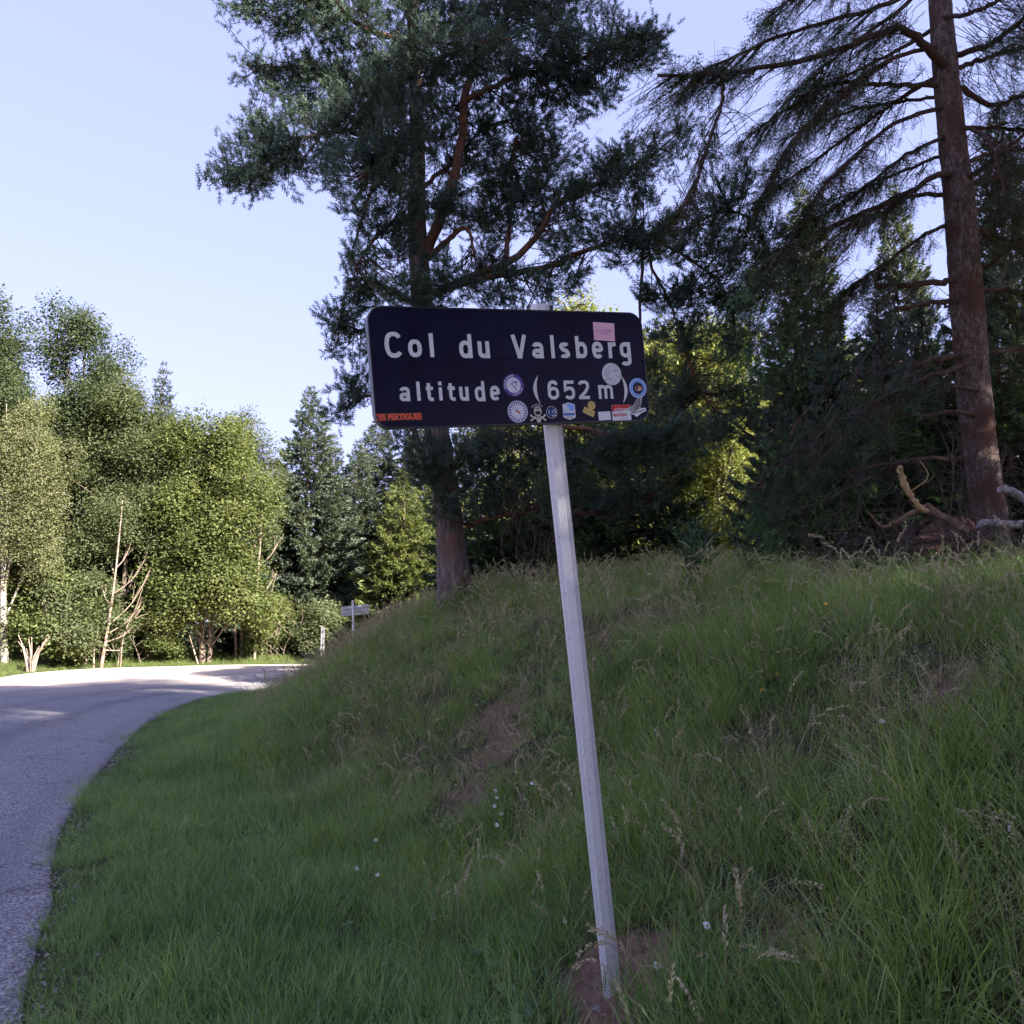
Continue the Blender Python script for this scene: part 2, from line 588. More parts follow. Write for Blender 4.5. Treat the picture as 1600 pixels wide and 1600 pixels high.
needles = k.ramp(k.math('ADD', k.math('MULTIPLY', n2, 0.6), k.math('MULTIPLY', n3, 0.4)), [(0.3, (0.05, 0.03, 0.018)), (0.55, (0.13, 0.085, 0.05)), (0.75, (0.26, 0.19, 0.12))])
basec = k.mix(k.attr('wood'), basec, needles)
k.setp(Base_Color=basec, Roughness=0.95, Specular_IOR_Level=0.15)
k.bump(k.math('ADD', n2, k.math('MULTIPLY', n3, 0.5)), 0.9, 0.03)
M['soil'] = k.m
g = Geo()
g.add(np.stack([GX, GY, GZ], -1).reshape(-1, 3), gq, bare(GX, GY).ravel())
ground = g.build('ground', M['soil'], smooth=True)
dg = poly_dist(GX, GY, INNER)
wood = (sstep(9.5, 12, dg + 1.2 * vnoise(GX, GY, 2.0)) + sstep(3, 6, -poly_dist(GX, GY, OUTER))).clip(0, 1)
wa = ground.data.attributes.new('wood', 'FLOAT', 'POINT')
wa.data.foreach_set('value', wood.ravel().astype(np.float32))
tag(ground, kind='structure')

# road: a sheet between the two edges, with a broken, crumbling near edge
k = NT('asphalt')
pos = k.position()
vor = k.n('ShaderNodeTexVoronoi')
vor.inputs['Scale'].default_value = 55
k.l(pos, vor.inputs['Vector'])
chip = vor.outputs['Distance']
n1 = k.noise(0.5, 5, 0.6, pos, 0.4)
n2 = k.noise(70, 4, 0.7, pos)
n4 = k.noise(4, 5, 0.6, pos)
vc = k.n('ShaderNodeSeparateColor')
k.l(vor.outputs['Color'], vc.inputs[0])
stone = k.ramp(vc.outputs[0], [(0.0, (0.18, 0.165, 0.17)), (0.5, (0.36, 0.33, 0.335)), (0.85, (0.47, 0.435, 0.43)), (1.0, (0.62, 0.58, 0.57))])
tar = (0.05, 0.046, 0.052)
c = k.mix(k.ramp(chip, [(0.35, (0, 0, 0)), (0.75, (1, 1, 1))]), stone, tar)
c = k.mix(k.math('MULTIPLY', k.ramp(n1, [(0.42, (0, 0, 0)), (0.62, (1, 1, 1))]), 0.35), c, (0.17, 0.155, 0.175))
c = k.mix(k.math('MULTIPLY', n4, 0.35), c, (0.33, 0.30, 0.29))
c = k.mix(k.math('MULTIPLY', k.attr('tint'), 0.85), c, k.ramp(n2, [(0.3, (0.46, 0.36, 0.30)), (0.7, (0.68, 0.56, 0.48))]))
c = k.mix(k.math('MULTIPLY', k.attr('track'), k.ramp(n4, [(0.3, (0.45, 0.45, 0.45)), (0.6, (0.95, 0.95, 0.95))])), c, k.ramp(n2, [(0.3, (0.105, 0.095, 0.105)), (0.7, (0.19, 0.175, 0.185))]))
crk = k.n('ShaderNodeTexVoronoi', feature='DISTANCE_TO_EDGE')
crk.inputs['Scale'].default_value = 0.55
dst = k.n('ShaderNodeVectorMath', operation='ADD')
k.l(pos, dst.inputs[0])
nv = k.n('ShaderNodeTexNoise')
nv.inputs['Scale'].default_value = 2.5
k.l(pos, nv.inputs['Vector'])
k.l(nv.outputs['Color'], dst.inputs[1])
k.l(dst.outputs[0], crk.inputs['Vector'])
c = k.mix(k.math('MULTIPLY', k.ramp(crk.outputs['Distance'], [(0.004, (1, 1, 1)), (0.012, (0, 0, 0))]), k.ramp(n1, [(0.45, (0, 0, 0)), (0.6, (0.8, 0.8, 0.8))])), c, (0.03, 0.028, 0.03))
k.setp(Base_Color=c, Roughness=0.82, Specular_IOR_Level=0.35)
k.bump(k.math('ADD', k.math('MULTIPLY', chip, -1), k.math('MULTIPLY', n2, 0.3)), 0.9, 0.012)
M['asphalt'] = k.m
m = 46
cols = np.concatenate([[0, 0.004, 0.012, 0.02], np.linspace(0.03, 1, m)])
I2 = spline(INNER, 620)
O2 = spline(OUTER, 620)
nrm = np.stack([np.gradient(I2[:, 1]), -np.gradient(I2[:, 0])], 1)
nrm /= np.linalg.norm(nrm, axis=1, keepdims=True)
jag = 0.03 * vnoise(I2[:, 0] * 1.0, I2[:, 1], 0.6) + 0.035 * vnoise(I2[:, 0], I2[:, 1] + 3, 1.9)
I2 = I2 + nrm * jag[:, None]
PX = I2[:, None, :] * (1 - cols)[None, :, None] + O2[:, None, :] * cols[None, :, None]
rz = road_z(PX[..., 1]) + 0.028 + 0.012 * vnoise(PX[..., 0], PX[..., 1], 2.3) + 0.05 * np.sin(np.pi * cols)[None, :]
rz[:, 0] = road_z(PX[:, 0, 1]) - 0.02
V = np.concatenate([PX, rz[..., None]], -1)
kk = len(cols)
ii = (np.arange(619)[:, None] * kk + np.arange(kk - 1)[None, :]).ravel()
rq = np.stack([ii, ii + 1, ii + kk + 1, ii + kk], 1)[:, ::-1]
gravel = np.clip(sstep(0.30, 0.85, cols)[None, :] * sstep(24, 31, PX[..., 1]) + 0.7 * sstep(0.6, 0.95, cols)[None, :] * sstep(5, 20, PX[..., 1]), 0, 1)
g = Geo()
g.add(V.reshape(-1, 3), rq, gravel.ravel())
road = g.build('road', M['asphalt'], smooth=True)
dr = -poly_dist(PX[..., 0], PX[..., 1], INNER) + 0.25 * vnoise(PX[..., 0], PX[..., 1], 3.0)
trk = np.exp(-((dr - 1.75) / 0.30) ** 2) + 0.7 * np.exp(-((dr - 3.6) / 0.35) ** 2) + 0.5 * np.exp(-((dr - 6.2) / 0.4) ** 2) + 0.6 * np.exp(-((dr - 0.12) / 0.10) ** 2)
ta = road.data.attributes.new('track', 'FLOAT', 'POINT')
ta.data.foreach_set('value', np.clip(trk, 0, 1).ravel().astype(np.float32))
tag(road, kind='structure')
# ------------------------------------------------------------------ the pass sign
SC = np.array([0.02354885, 3.47013027, 2.68291771])
SU = np.array([0.9082658, 0.39885459, 0.12636556])
SV = np.array([-0.08531201, -0.11913031, 0.98920667])
SN = np.array([-0.40960359, 0.90924308, 0.0741749])      # away from the viewer
SW, SH = 1.2, 0.457


def SP(u, v, n=0.0):
    u, v, n = np.broadcast_arrays(np.asarray(u, float), np.asarray(v, float), np.asarray(n, float))
    return SC + u[..., None] * SU + v[..., None] * SV + n[..., None] * SN


k = NT('sign_black')
oc = k.position()
st = k.noise(9, 6, 0.7, k.mapping(oc, (1, 1, 0.25)))
sp = k.noise(260, 2, 0.5, oc)
c = k.mix(k.ramp(st, [(0.35, (0, 0, 0)), (0.8, (1, 1, 1))]), (0.0045, 0.0045, 0.019), (0.011, 0.011, 0.036))
c = k.mix(k.ramp(sp, [(0.70, (0, 0, 0)), (0.76, (1, 1, 1))]), c, (0.05, 0.05, 0.06))
k.setp(Base_Color=c, Roughness=k.math('ADD', k.math('MULTIPLY', st, 0.2), 0.22), Specular_IOR_Level=0.13)
M['sign_black'] = k.m
k = NT('aluminium')
oc = k.position()
st = k.noise(6, 6, 0.7, k.mapping(oc, (6, 6, 0.5)))
sp = k.noise(45, 4, 0.65, oc)
c = k.mix(st, (0.66, 0.635, 0.63), (0.84, 0.82, 0.815))
c = k.mix(k.math('MULTIPLY', k.ramp(sp, [(0.55, (0, 0, 0)), (0.72, (1, 1, 1))]), 0.6), c, (0.42, 0.38, 0.36))
k.setp(Base_Color=c, Roughness=0.55, Specular_IOR_Level=0.4, Metallic=0.25)
k.bump(sp, 0.15, 0.004)
M['aluminium'] = k.m
M['edge_metal'] = plain('edge_metal', (0.42, 0.40, 0.40), 0.5, 0.5, 0.3, 0.3, 30)
k = NT('sign_white')
oc = k.position()
sp = k.noise(130, 3, 0.7, oc)
c = k.mix(k.ramp(sp, [(0.42, (0, 0, 0)), (0.75, (1, 1, 1))]), (0.74, 0.73, 0.72), (0.48, 0.47, 0.46))
k.setp(Base_Color=c, Roughness=0.6)
M['sign_white'] = k.m
INK = {}


def ink(name, col, rough=0.5):
    if name not in INK:
        INK[name] = plain('print_' + name, col, rough, 0.3, 0, 0.12, 60)
    return INK[name]


base0 = SP(0.2, -2.62, 0.045)
sign = empty('pass_sign', (POLE_XY[0], POLE_XY[1], H1(*POLE_XY)))
tag(sign, 'dark pass sign reading Col du Valsberg on a leaning ribbed metal post', 'sign')

# post: ribbed rectangular extrusion (section in u, n), 84 x 50 mm
prof = []
hw, dp = 0.0335, 0.048


def rib(p0, p1, n, depth):
    p0, p1 = np.array(p0), np.array(p1)
    d = p1 - p0
    nn = np.array([-d[1], d[0]]) / np.linalg.norm(d)
    out = []
    for i in range(n):
        a, b = i / n, (i + 1) / n
        w = b - a
        for t, s in ((a + 0.10 * w, 0), (a + 0.62 * w, 0), (a + 0.70 * w, 1), (a + 0.98 * w, 1)):
            out.append(p0 + d * t + nn * depth * 1.6 * s)
    return out


prof += [(-hw, 0.006), (-hw + 0.006, 0.0)]
prof += [(0.006, 0.0)]
prof += rib((0.007, 0.0), (hw - 0.007, 0.0015), 3, 0.0035)
prof += [(hw - 0.004, 0.002), (hw, 0.007)]
prof += rib((hw, 0.009), (hw, dp - 0.006), 4, 0.004)
prof += [(hw, dp - 0.005), (hw - 0.005, dp), (-hw + 0.005, dp), (-hw, dp - 0.005)]
prof += rib((-hw, dp - 0.009), (-hw, 0.010), 3, 0.003)
prof = np.array(prof)
inner = prof * 0.90 + np.array([0, dp * 0.05])
vs = np.array([-2.80, -2.55, -2.0, -1.4, -0.8, -0.3, 0.1, 0.268, 0.2715])
us = np.interp(vs, [-2.8, 0.272], [0.222, 0.157])
g = Geo()
rings = []
for j, (v, u) in enumerate(zip(vs, us)):
    shr = 1.0 if j < len(vs) - 1 else 0.96
    rings.append(SP(u + prof[:, 0] * shr, np.full(len(prof), v), 0.042 + prof[:, 1]))
P = np.array(rings)
n = len(prof)
s = np.arange(n)
V = P.reshape(-1, 3)
fq = np.concatenate([np.stack([j * n + s, j * n + (s + 1) % n, (j + 1) * n + (s + 1) % n, (j + 1) * n + s], 1) for j in range(len(vs) - 1)])
g.add(V, fq)
# hollow top: rim and inside wall
top_o = P[-1]
top_i = SP(us[-1] + inner[:, 0], np.full(n, vs[-1]), 0.042 + inner[:, 1])
low_i = SP(us[-1] + inner[:, 0], np.full(n, vs[-1] - 0.12), 0.042 + inner[:, 1])
V = np.concatenate([top_o, top_i, low_i])
g.add(V, np.concatenate([np.stack([s, (s + 1) % n, n + (s + 1) % n, n + s], 1), np.stack([n + s, n + (s + 1) % n, 2 * n + (s + 1) % n, 2 * n + s], 1)]))
g.build('post', M['aluminium'], sign)


def rrect(u0, v0, u1, v1, r, corners=(1, 1, 1, 1), seg=10):
    """Outline, counter-clockwise seen from the front, from the lower left corner; corners: ll, lr, ur, ul rounded or not."""
    out = []
    for (cx, cy, a0, on) in ((u0, v0, 180, corners[0]), (u1, v0, 270, corners[1]), (u1, v1, 0, corners[2]), (u0, v1, 90, corners[3])):
        if not on:
            out.append((cx, cy))
            continue
        ox, oy = cx + (r if cx == u0 else -r), cy + (r if cy == v0 else -r)
        for i in range(seg + 1):
            a = math.radians(a0 + 90 * i / seg)
            out.append((ox + r * math.cos(a), oy + r * math.sin(a)))
    return np.array(out)


def slab(g, out, n0, n1, bev=0.0, mat=0, matside=None, back=True):
    """Prism with front face at n0 (towards the viewer), bevelled front edge."""
    ms = mat if matside is None else matside
    c = out.mean(0)
    k_ = len(out)
    s_ = np.arange(k_)
    shr = lambda b: c + (out - c) * (1 - b / np.abs(out - c).max(0))
    fr = shr(bev) if bev else out
    levels = [SP(fr[:, 0], fr[:, 1], n0)]
    if bev:
        levels.append(SP(out[:, 0], out[:, 1], n0 + bev))
    levels.append(SP(out[:, 0], out[:, 1], n1))
    V_ = np.concatenate(levels)
    f_ = np.concatenate([np.stack([j * k_ + s_, (j + 1) * k_ + s_, (j + 1) * k_ + (s_ + 1) % k_, j * k_ + (s_ + 1) % k_], 1) for j in range(len(levels) - 1)])
    g.add(V_, f_, 0.5, ms)
    g.ngon(levels[0], 0.5, mat)
    if back:
        g.ngon(levels[-1][::-1], 0.5, ms)


seam = 0.033
R0 = 0.058
panel = None
for (v0, v1, cor) in ((-SH / 2, seam - 0.0002, (1, 1, 0, 0)), (seam + 0.0002, SH / 2, (0, 0, 1, 1))):
    g = Geo()
    slab(g, rrect(-SW / 2, v0, SW / 2, v1, R0, cor), 0.0, 0.030, 0.0005, 0, 0)
    pb = g.build('panel_board', [M['sign_black'], M['edge_metal']], sign)
    if panel is None:
        panel = pb
# thin turned-up rim round the panel
g = Geo()
o1 = rrect(-SW / 2 - 0.004, -SH / 2 - 0.004, SW / 2 + 0.004, SH / 2 + 0.004, R0 + 0.004)
o2 = rrect(-SW / 2 + 0.0005, -SH / 2 + 0.0005, SW / 2 - 0.0005, SH / 2 - 0.0005, R0)
kx = len(o1)
s = np.arange(kx)
L = [SP(o1[:, 0], o1[:, 1], 0.034), SP(o1[:, 0], o1[:, 1], -0.002), SP(o2[:, 0], o2[:, 1], -0.002), SP(o2[:, 0], o2[:, 1], 0.004)]
g.add(np.concatenate(L), np.concatenate([np.stack([j * kx + s, j * kx + (s + 1) % kx, (j + 1) * kx + (s + 1) % kx, (j + 1) * kx + s], 1) for j in range(3)]), 0.5, 0)
g.build('rim', [plain('rim_dark', (0.03, 0.03, 0.04), 0.4, 0.5, 0, 0.3, 20)], sign)
# rails and clamps on the back
for v in (-0.13, 0.13):
    g = Geo()
    slab(g, rrect(-0.55, v - 0.02, 0.55, v + 0.02, 0.004), 0.0302, 0.0415)
    g.build('rail', M['edge_metal'], sign)
    g = Geo()
    u = float(np.interp(v, [-2.8, 0.272], [0.222, 0.157]))
    slab(g, rrect(u - 0.055, v - 0.018, u + 0.055, v + 0.018, 0.006), 0.096, 0.101)
    for sgn in (-1, 1):
        slab(g, rrect(u + sgn * 0.049 - 0.005, v - 0.014, u + sgn * 0.049 + 0.005, v + 0.014, 0.003), 0.040, 0.096)
    g.build('clamp', M['edge_metal'], sign)


def glyph(ch, off=0.0):
    """Flat outline mesh of a character: vertices (N,2), faces."""
    cu = bpy.data.curves.new('glyph', 'FONT')
    cu.body = ch
    cu.offset = off
    cu.resolution_u = 5
    cu.fill_mode = 'FRONT'
    ob = bpy.data.objects.new('glyph', cu)
    COL.objects.link(ob)
    dgp = bpy.context.evaluated_depsgraph_get()
    me = bpy.data.meshes.new_from_object(ob.evaluated_get(dgp))
    V_ = np.array([v.co[:2] for v in me.vertices])
    Fs = [list(p.vertices) for p in me.polygons]
    bpy.data.objects.remove(ob)
    bpy.data.curves.remove(cu)
    bpy.data.meshes.remove(me)
    return V_, Fs


def put_text(g, ch, cu, cv, w, h, n, off=0.0, mat=0, rot=0.0, slant=0.0):
    V_, Fs = glyph(ch, off)
    lo, hi = V_.min(0), V_.max(0)
    q = (V_ - (lo + hi) / 2) / (hi - lo) * np.array([w, h])
    q[:, 0] += slant * q[:, 1]
    c, s_ = math.cos(rot), math.sin(rot)
    q = np.stack([q[:, 0] * c - q[:, 1] * s_, q[:, 0] * s_ + q[:, 1] * c], 1)
    V3 = SP(cu + q[:, 0], cv + q[:, 1], n)
    for f in Fs:
        g.add(V3[f], np.arange(len(f))[None, :], 0.5, mat)


LETTERS = [('C', -0.5093, 0.0847, 0.0718, 0.0988), ('o', -0.4264, 0.072, 0.0543, 0.0686), ('l', -0.3591, 0.0848, 0.0185, 0.0925), ('d', -0.219, 0.0819, 0.0548, 0.0947),
           ('u', -0.1425, 0.0683, 0.0495, 0.0672), ('V', 0.0131, 0.0821, 0.0675, 0.0957), ('a', 0.0952, 0.0674, 0.0506, 0.0659), ('l', 0.1633, 0.0824, 0.0185, 0.0942),
           ('s', 0.2182, 0.0681, 0.047, 0.0652), ('b', 0.2972, 0.0818, 0.0538, 0.0924), ('e', 0.3737, 0.0698, 0.0529, 0.071), ('r', 0.4431, 0.0698, 0.0347, 0.0676),
           ('g', 0.5087, 0.0541, 0.0536, 0.1001), ('a', -0.482, -0.1029, 0.041, 0.0553), ('l', -0.4273, -0.0924, 0.0150, 0.0737), ('t', -0.3822, -0.0973, 0.0285, 0.0690),
           ('i', -0.3381, -0.0932, 0.0150, 0.0737), ('t', -0.2935, -0.0978, 0.0296, 0.069), ('u', -0.2413, -0.1054, 0.0386, 0.0553), ('d', -0.1748, -0.0959, 0.0432, 0.0796),
           ('e', -0.1103, -0.1046, 0.0422, 0.0584), ('(', 0.0732, -0.0921, 0.027, 0.1169), ('6', 0.1497, -0.095, 0.0513, 0.0786), ('5', 0.2246, -0.0962, 0.0495, 0.0785),
           ('2', 0.292, -0.0959, 0.0519, 0.0782), ('m', 0.3954, -0.1062, 0.0697, 0.0578), (')', 0.4894, -0.0958, 0.0277, 0.1198)]


def sup(cx, cy, rx, ry, a0, a1, e=2.5, n=26):
    """Arc of a rounded box (superellipse), angles in degrees."""
    a = np.radians(np.linspace(a0, a1, n))
    f = lambda q: np.sign(q) * np.abs(q) ** (2 / e)
    return list(zip(cx + rx * f(np.cos(a)), cy + ry * f(np.sin(a))))


def strokes(ch, w, h, t):
    """Centre lines of a bold road-sign character in a box w x h."""
    k2 = t / 2
    x0, x1, y0, y1, xm = k2, w - k2, k2, h - k2, w / 2
    rx = (w - t) / 2
    xh = 0.735 * h
    ryx, cyx = (xh - t) / 2, xh / 2
    if ch == 'C':
        return [sup(xm, h / 2, rx, (h - t) / 2, 38, 322)]
    if ch == 'o':
        return [sup(xm, h / 2, rx, (h - t) / 2, 0, 360)]
    if ch == 'l':
        return [[(xm, 0), (xm, h)]]
    if ch == 'i':
        return [[(xm, 0), (xm, 0.70 * h)], [(xm, 0.80 * h), (xm, h)]]
    if ch == 't':
        xs = 0.40 * w
        return [[(xs, h), (xs, t * 1.3)] + sup(xs + 0.75 * t, t * 1.25, 0.75 * t, t * 0.75, 180, 270, 2, 8) + [(w, k2)], [(0, 0.72 * h), (w, 0.72 * h)]]
    if ch == 'd':
        return [sup(xm, cyx, rx, ryx, 0, 360), [(x1, 0), (x1, h)]]
    if ch == 'b':
        return [sup(xm, cyx, rx, ryx, 0, 360), [(x0, 0), (x0, h)]]
    if ch == 'u':
        return [[(x0, h)] + sup(xm, 0.40 * h, rx, 0.40 * h - k2, 180, 360), [(x1, 0), (x1, h)]]
    if ch == 'V':
        return [[(k2 * 0.95, h), (xm, 0.0)], [(w - k2 * 0.95, h), (xm, 0.0)]]
    if ch == 'a':
        return [sup(xm, 0.62 * h, rx, 0.38 * h - k2, 160, 0) + [(x1, 0)], sup(xm - 0.02 * w, 0.30 * h, rx, 0.30 * h - k2, 0, 360)]
    if ch == 's':
        return [sup(xm, 0.735 * h, rx, 0.265 * h - k2, 25, 190) + [(0.30 * w, 0.555 * h), (0.70 * w, 0.445 * h)] + sup(xm, 0.265 * h, rx, 0.265 * h - k2, 10, -155)]
    if ch == 'e':
        return [sup(xm, h / 2, rx, (h - t) / 2, -4, 318), [(x0, 0.49 * h), (x1, 0.49 * h)]]
    if ch == 'r':
        return [[(x0, 0), (x0, h)], sup(x0 + 0.75 * w, 0.52 * h, 0.75 * w, 0.48 * h - k2, 170, 85)]
    if ch == 'g':
        top = 0.655
        cy = h - h * top / 2
        return [sup(xm, cy, rx, (h * top - t) / 2, 0, 360), [(x1, h), (x1, 0.24 * h)] + sup(xm, 0.22 * h, rx, 0.22 * h - k2, 0, -150)]
    if ch == 'm':
        q = (w - t) / 4
        return [[(x0, 0), (x0, h)], [(xm, 0)] + sup(x0 + q, 0.58 * h, q, 0.42 * h - k2, 0, 165), [(x1, 0)] + sup(xm + q, 0.58 * h, q, 0.42 * h - k2, 0, 165)]
    if ch == '6':
        return [sup(xm, 0.33 * h, rx, 0.33 * h - k2, 0, 360), sup(xm, 0.5 * h, rx, 0.5 * h - k2, 35, 190)]
    if ch == '5':
        return [[(w * 0.94, y1), (0.14 * w, y1), (0.10 * w, 0.50 * h)] + sup(xm, 0.34 * h, rx, 0.34 * h - k2, 120, -150)]
    if ch == '2':
        return [sup(xm, 0.70 * h, rx, 0.30 * h - k2, 165, -20) + [(0.62 * w, 0.38 * h), (x0, 0.10 * h), (x0, y0), (w, y0)]]
    return []


def fat(g, path, t, ou, ov, n):
    P = np.array(path, float)
    keep = np.concatenate([[True], np.linalg.norm(np.diff(P, axis=0), axis=1) > 1e-6])
    P = P[keep]
    closed = np.linalg.norm(P[0] - P[-1]) < 1e-6
    d = np.gradient(P, axis=0)
    if closed:
        d[0] = d[-1] = P[1] - P[-2]
    d = norm(d)
    # mitre corners
    seg = norm(np.diff(P, axis=0))
    m = np.ones(len(P))
    m[1:-1] = 1 / np.clip(np.sqrt((1 + (seg[1:] * seg[:-1]).sum(1)) / 2), 0.6, 1)
    if len(P) > 2:
        d[1:-1] = norm(seg[1:] + seg[:-1])
    nn = np.stack([-d[:, 1], d[:, 0]], 1) * (t / 2) * m[:, None]
    A, B = P - nn, P + nn
    wob = lambda Q: Q + rng.normal(0, 0.00025, Q.shape)
    A, B = wob(A), wob(B)
    k_ = len(P)
    i = np.arange(k_ - 1)
    V_ = np.concatenate([SP(ou + A[:, 0], ov + A[:, 1], n), SP(ou + B[:, 0], ov + B[:, 1], n)])
    g.add(V_, np.stack([i, i + 1, k_ + i + 1, k_ + i], 1))


for i, (ch, u, v, w, h) in enumerate(LETTERS):
    g = Geo()
    t = 0.0168 if i < 13 else 0.0135
    if ch in '()':
        sg = -1 if ch == '(' else 1
        a = np.linspace(-1, 1, 15)
        bow = lambda d_: d_ * (1 - a * a)
        xo, xi = sg * (-w / 2 + bow(w)), sg * (-w / 2 + bow(w * 0.42))
        V_ = np.concatenate([SP(u + xo, v + a * h / 2, -0.0009), SP(u + xi, v + a * h / 2, -0.0009)])
        j = np.arange(14)
        g.add(V_, np.stack([j, j + 1, 15 + j + 1, 15 + j], 1))
    else:
        for q, path in enumerate(strokes(ch, w, h, t)):
            fat(g, path, t, u - w / 2, v - h / 2, -0.0009 - 0.00012 * q)
    g.build('letter', M['sign_white'], panel)

# ---- stickers
def disc(g, u, v, ru, rv=None, n=-0.0014, mat=0, seg=28, a0=0, a1=360):
    rv = rv or ru
    a = np.radians(np.linspace(a0, a1, seg, endpoint=(a1 - a0) < 360))
    g.ngon(SP(u + ru * np.cos(a), v + rv * np.sin(a), n), 0.5, mat)


def ring(g, u, v, r0, r1, n=-0.0018, mat=0, seg=32, a0=0, a1=360):
    a = np.radians(np.linspace(a0, a1, seg + 1))
    A = SP(u + r0 * np.cos(a), v + r0 * np.sin(a), n)
    B = SP(u + r1 * np.cos(a), v + r1 * np.sin(a), n)
    i = np.arange(seg)
    g.add(np.concatenate([A, B]), np.stack([i, seg + 1 + i, seg + 2 + i, i + 1], 1), 0.5, mat)


def pol(g, pts, n=-0.0018, mat=0):
    pts = np.array(pts, float)
    g.ngon(SP(pts[:, 0], pts[:, 1], n), 0.5, mat)


def bar(g, u, v, w, h, rot=0.0, n=-0.0018, mat=0):
    c, s_ = math.cos(rot), math.sin(rot)
    pol(g, [(u + x * c - y * s_, v + x * s_ + y * c) for x, y in ((-w / 2, -h / 2), (w / 2, -h / 2), (w / 2, h / 2), (-w / 2, h / 2))], n, mat)


def sticker(g, mats, label, prints=None):
    o = g.build('sticker', mats, sign)
    o['label'] = label
    if prints:
        gp, mp = prints
        p = gp.build('print', mp, o, origin=tuple(parent_world(sign)))
    return o


K_ = {'white': (0.72, 0.72, 0.74), 'pink': (0.80, 0.46, 0.56), 'purple': (0.10, 0.055, 0.27), 'navy': (0.012, 0.015, 0.06), 'sky': (0.24, 0.45, 0.85), 'orange': (0.75, 0.33, 0.08),
      'red': (0.55, 0.035, 0.03), 'gold': (0.62, 0.46, 0.15), 'grey': (0.30, 0.30, 0.31), 'black': (0.01, 0.01, 0.012), 'cream': (0.62, 0.58, 0.47), 'vermilion': (0.80, 0.13, 0.06), 'blue': (0.06, 0.15, 0.42)}
IK = {n_: ink(n_, c_) for n_, c_ in K_.items()}
# pink note
g, p = Geo(), Geo()
pol(g, [(0.361, 0.112), (0.462, 0.107), (0.465, 0.184), (0.363, 0.188)], -0.0014)
put_text(p, 'v', 0.377, 0.150, 0.008, 0.012, -0.0019, 0.03)
for i, (x, hgt) in enumerate(((0.390, 0.012), (0.400, 0.010), (0.409, 0.013), (0.419, 0.010), (0.428, 0.012), (0.438, 0.012), (0.448, 0.011))):
    put_text(p, 'LAJJOBE'[i], x, 0.151, 0.008, hgt, -0.0019, 0.0)
bar(p, 0.415, 0.139, 0.05, 0.0016, 0, -0.0019)
sticker(g, IK['pink'], 'pink paper note stuck above the end of Valsberg', (p, ink('pink_ink', (0.32, 0.12, 0.24))))
# worn white disc
g, p = Geo(), Geo()
disc(g, 0.4318, -0.0316, 0.047)
r2 = np.random.default_rng(3)
for i in range(26):
    a, rr = r2.uniform(0, 6.28), 0.042 * math.sqrt(r2.uniform(0.02, 1))
    bar(p, 0.4318 + rr * math.cos(a), -0.0316 + rr * math.sin(a), r2.uniform(0.004, 0.014), r2.uniform(0.002, 0.004), r2.uniform(0, 3), -0.0018 - 0.00002 * i)
sticker(g, ink('worn', (0.62, 0.63, 0.64)), 'round white sticker worn to grey blotches', (p, IK['grey']))
# purple ring with white centre
g, p = Geo(), Geo()
disc(g, -0.0267, -0.0739, 0.0455)
disc(p, -0.0267, -0.0739, 0.0315, None, -0.0018, 0)
for i in range(46):
    a = math.radians(200 - i * 4.0) if i < 30 else math.radians(-20 - (i - 30) * 5)
    if i % 5 == 4: continue
    bar(p, -0.0267 + 0.0385 * math.cos(a), -0.0739 + 0.0385 * math.sin(a), 0.0016, 0.007, a - math.pi / 2, -0.0018, 0)
for q, (du, dv, w, h, ro) in enumerate(((-0.008, 0.008, 0.018, 0.003, 1.0), (0.004, 0.012, 0.016, 0.003, 0.3), (0.012, 0.002, 0.018, 0.003, 1.9), (0.004, -0.008, 0.016, 0.003, 2.1), (-0.003, 0.0, 0.02, 0.0025, -1.1), (0.009, -0.016, 0.012, 0.003, 2.0), (0.012, 0.013, 0.008, 0.008, 0.4))):
    bar(p, -0.0267 + du, -0.0739 + dv, w, h, ro, -0.0022 - q * 0.00003, 1)
sticker(g, IK['purple'], 'round purple sticker with a white centre', (p, [IK['white'], IK['purple']]))
# pale blue ring
g, p = Geo(), Geo()
disc(g, 0.5548, -0.0925, 0.043)
ring(p, 0.5548, -0.0925, 0.039, 0.041, -0.0018, 2)
disc(p, 0.5548, -0.0925, 0.026, None, -0.0018, 0)
for i in range(40):
    a = math.radians(i * 9)
    if i % 6 == 5: continue
    bar(p, 0.5548 + 0.0335 * math.cos(a), -0.0925 + 0.0335 * math.sin(a), 0.0015, 0.005, a - math.pi / 2, -0.0018, 0)
disc(p, 0.557, -0.094, 0.017, 0.010, -0.0022, 1)
pol(p, [(0.541, -0.095), (0.553, -0.101), (0.557, -0.089), (0.550, -0.083)], -0.0025, 0)
bar(p, 0.560, -0.098, 0.016, 0.004, -0.3, -0.0025, 2)
sticker(g, IK['sky'], 'round light blue sticker with a dark blue centre at the sign edge', (p, [IK['navy'], IK['orange'], IK['white']]))
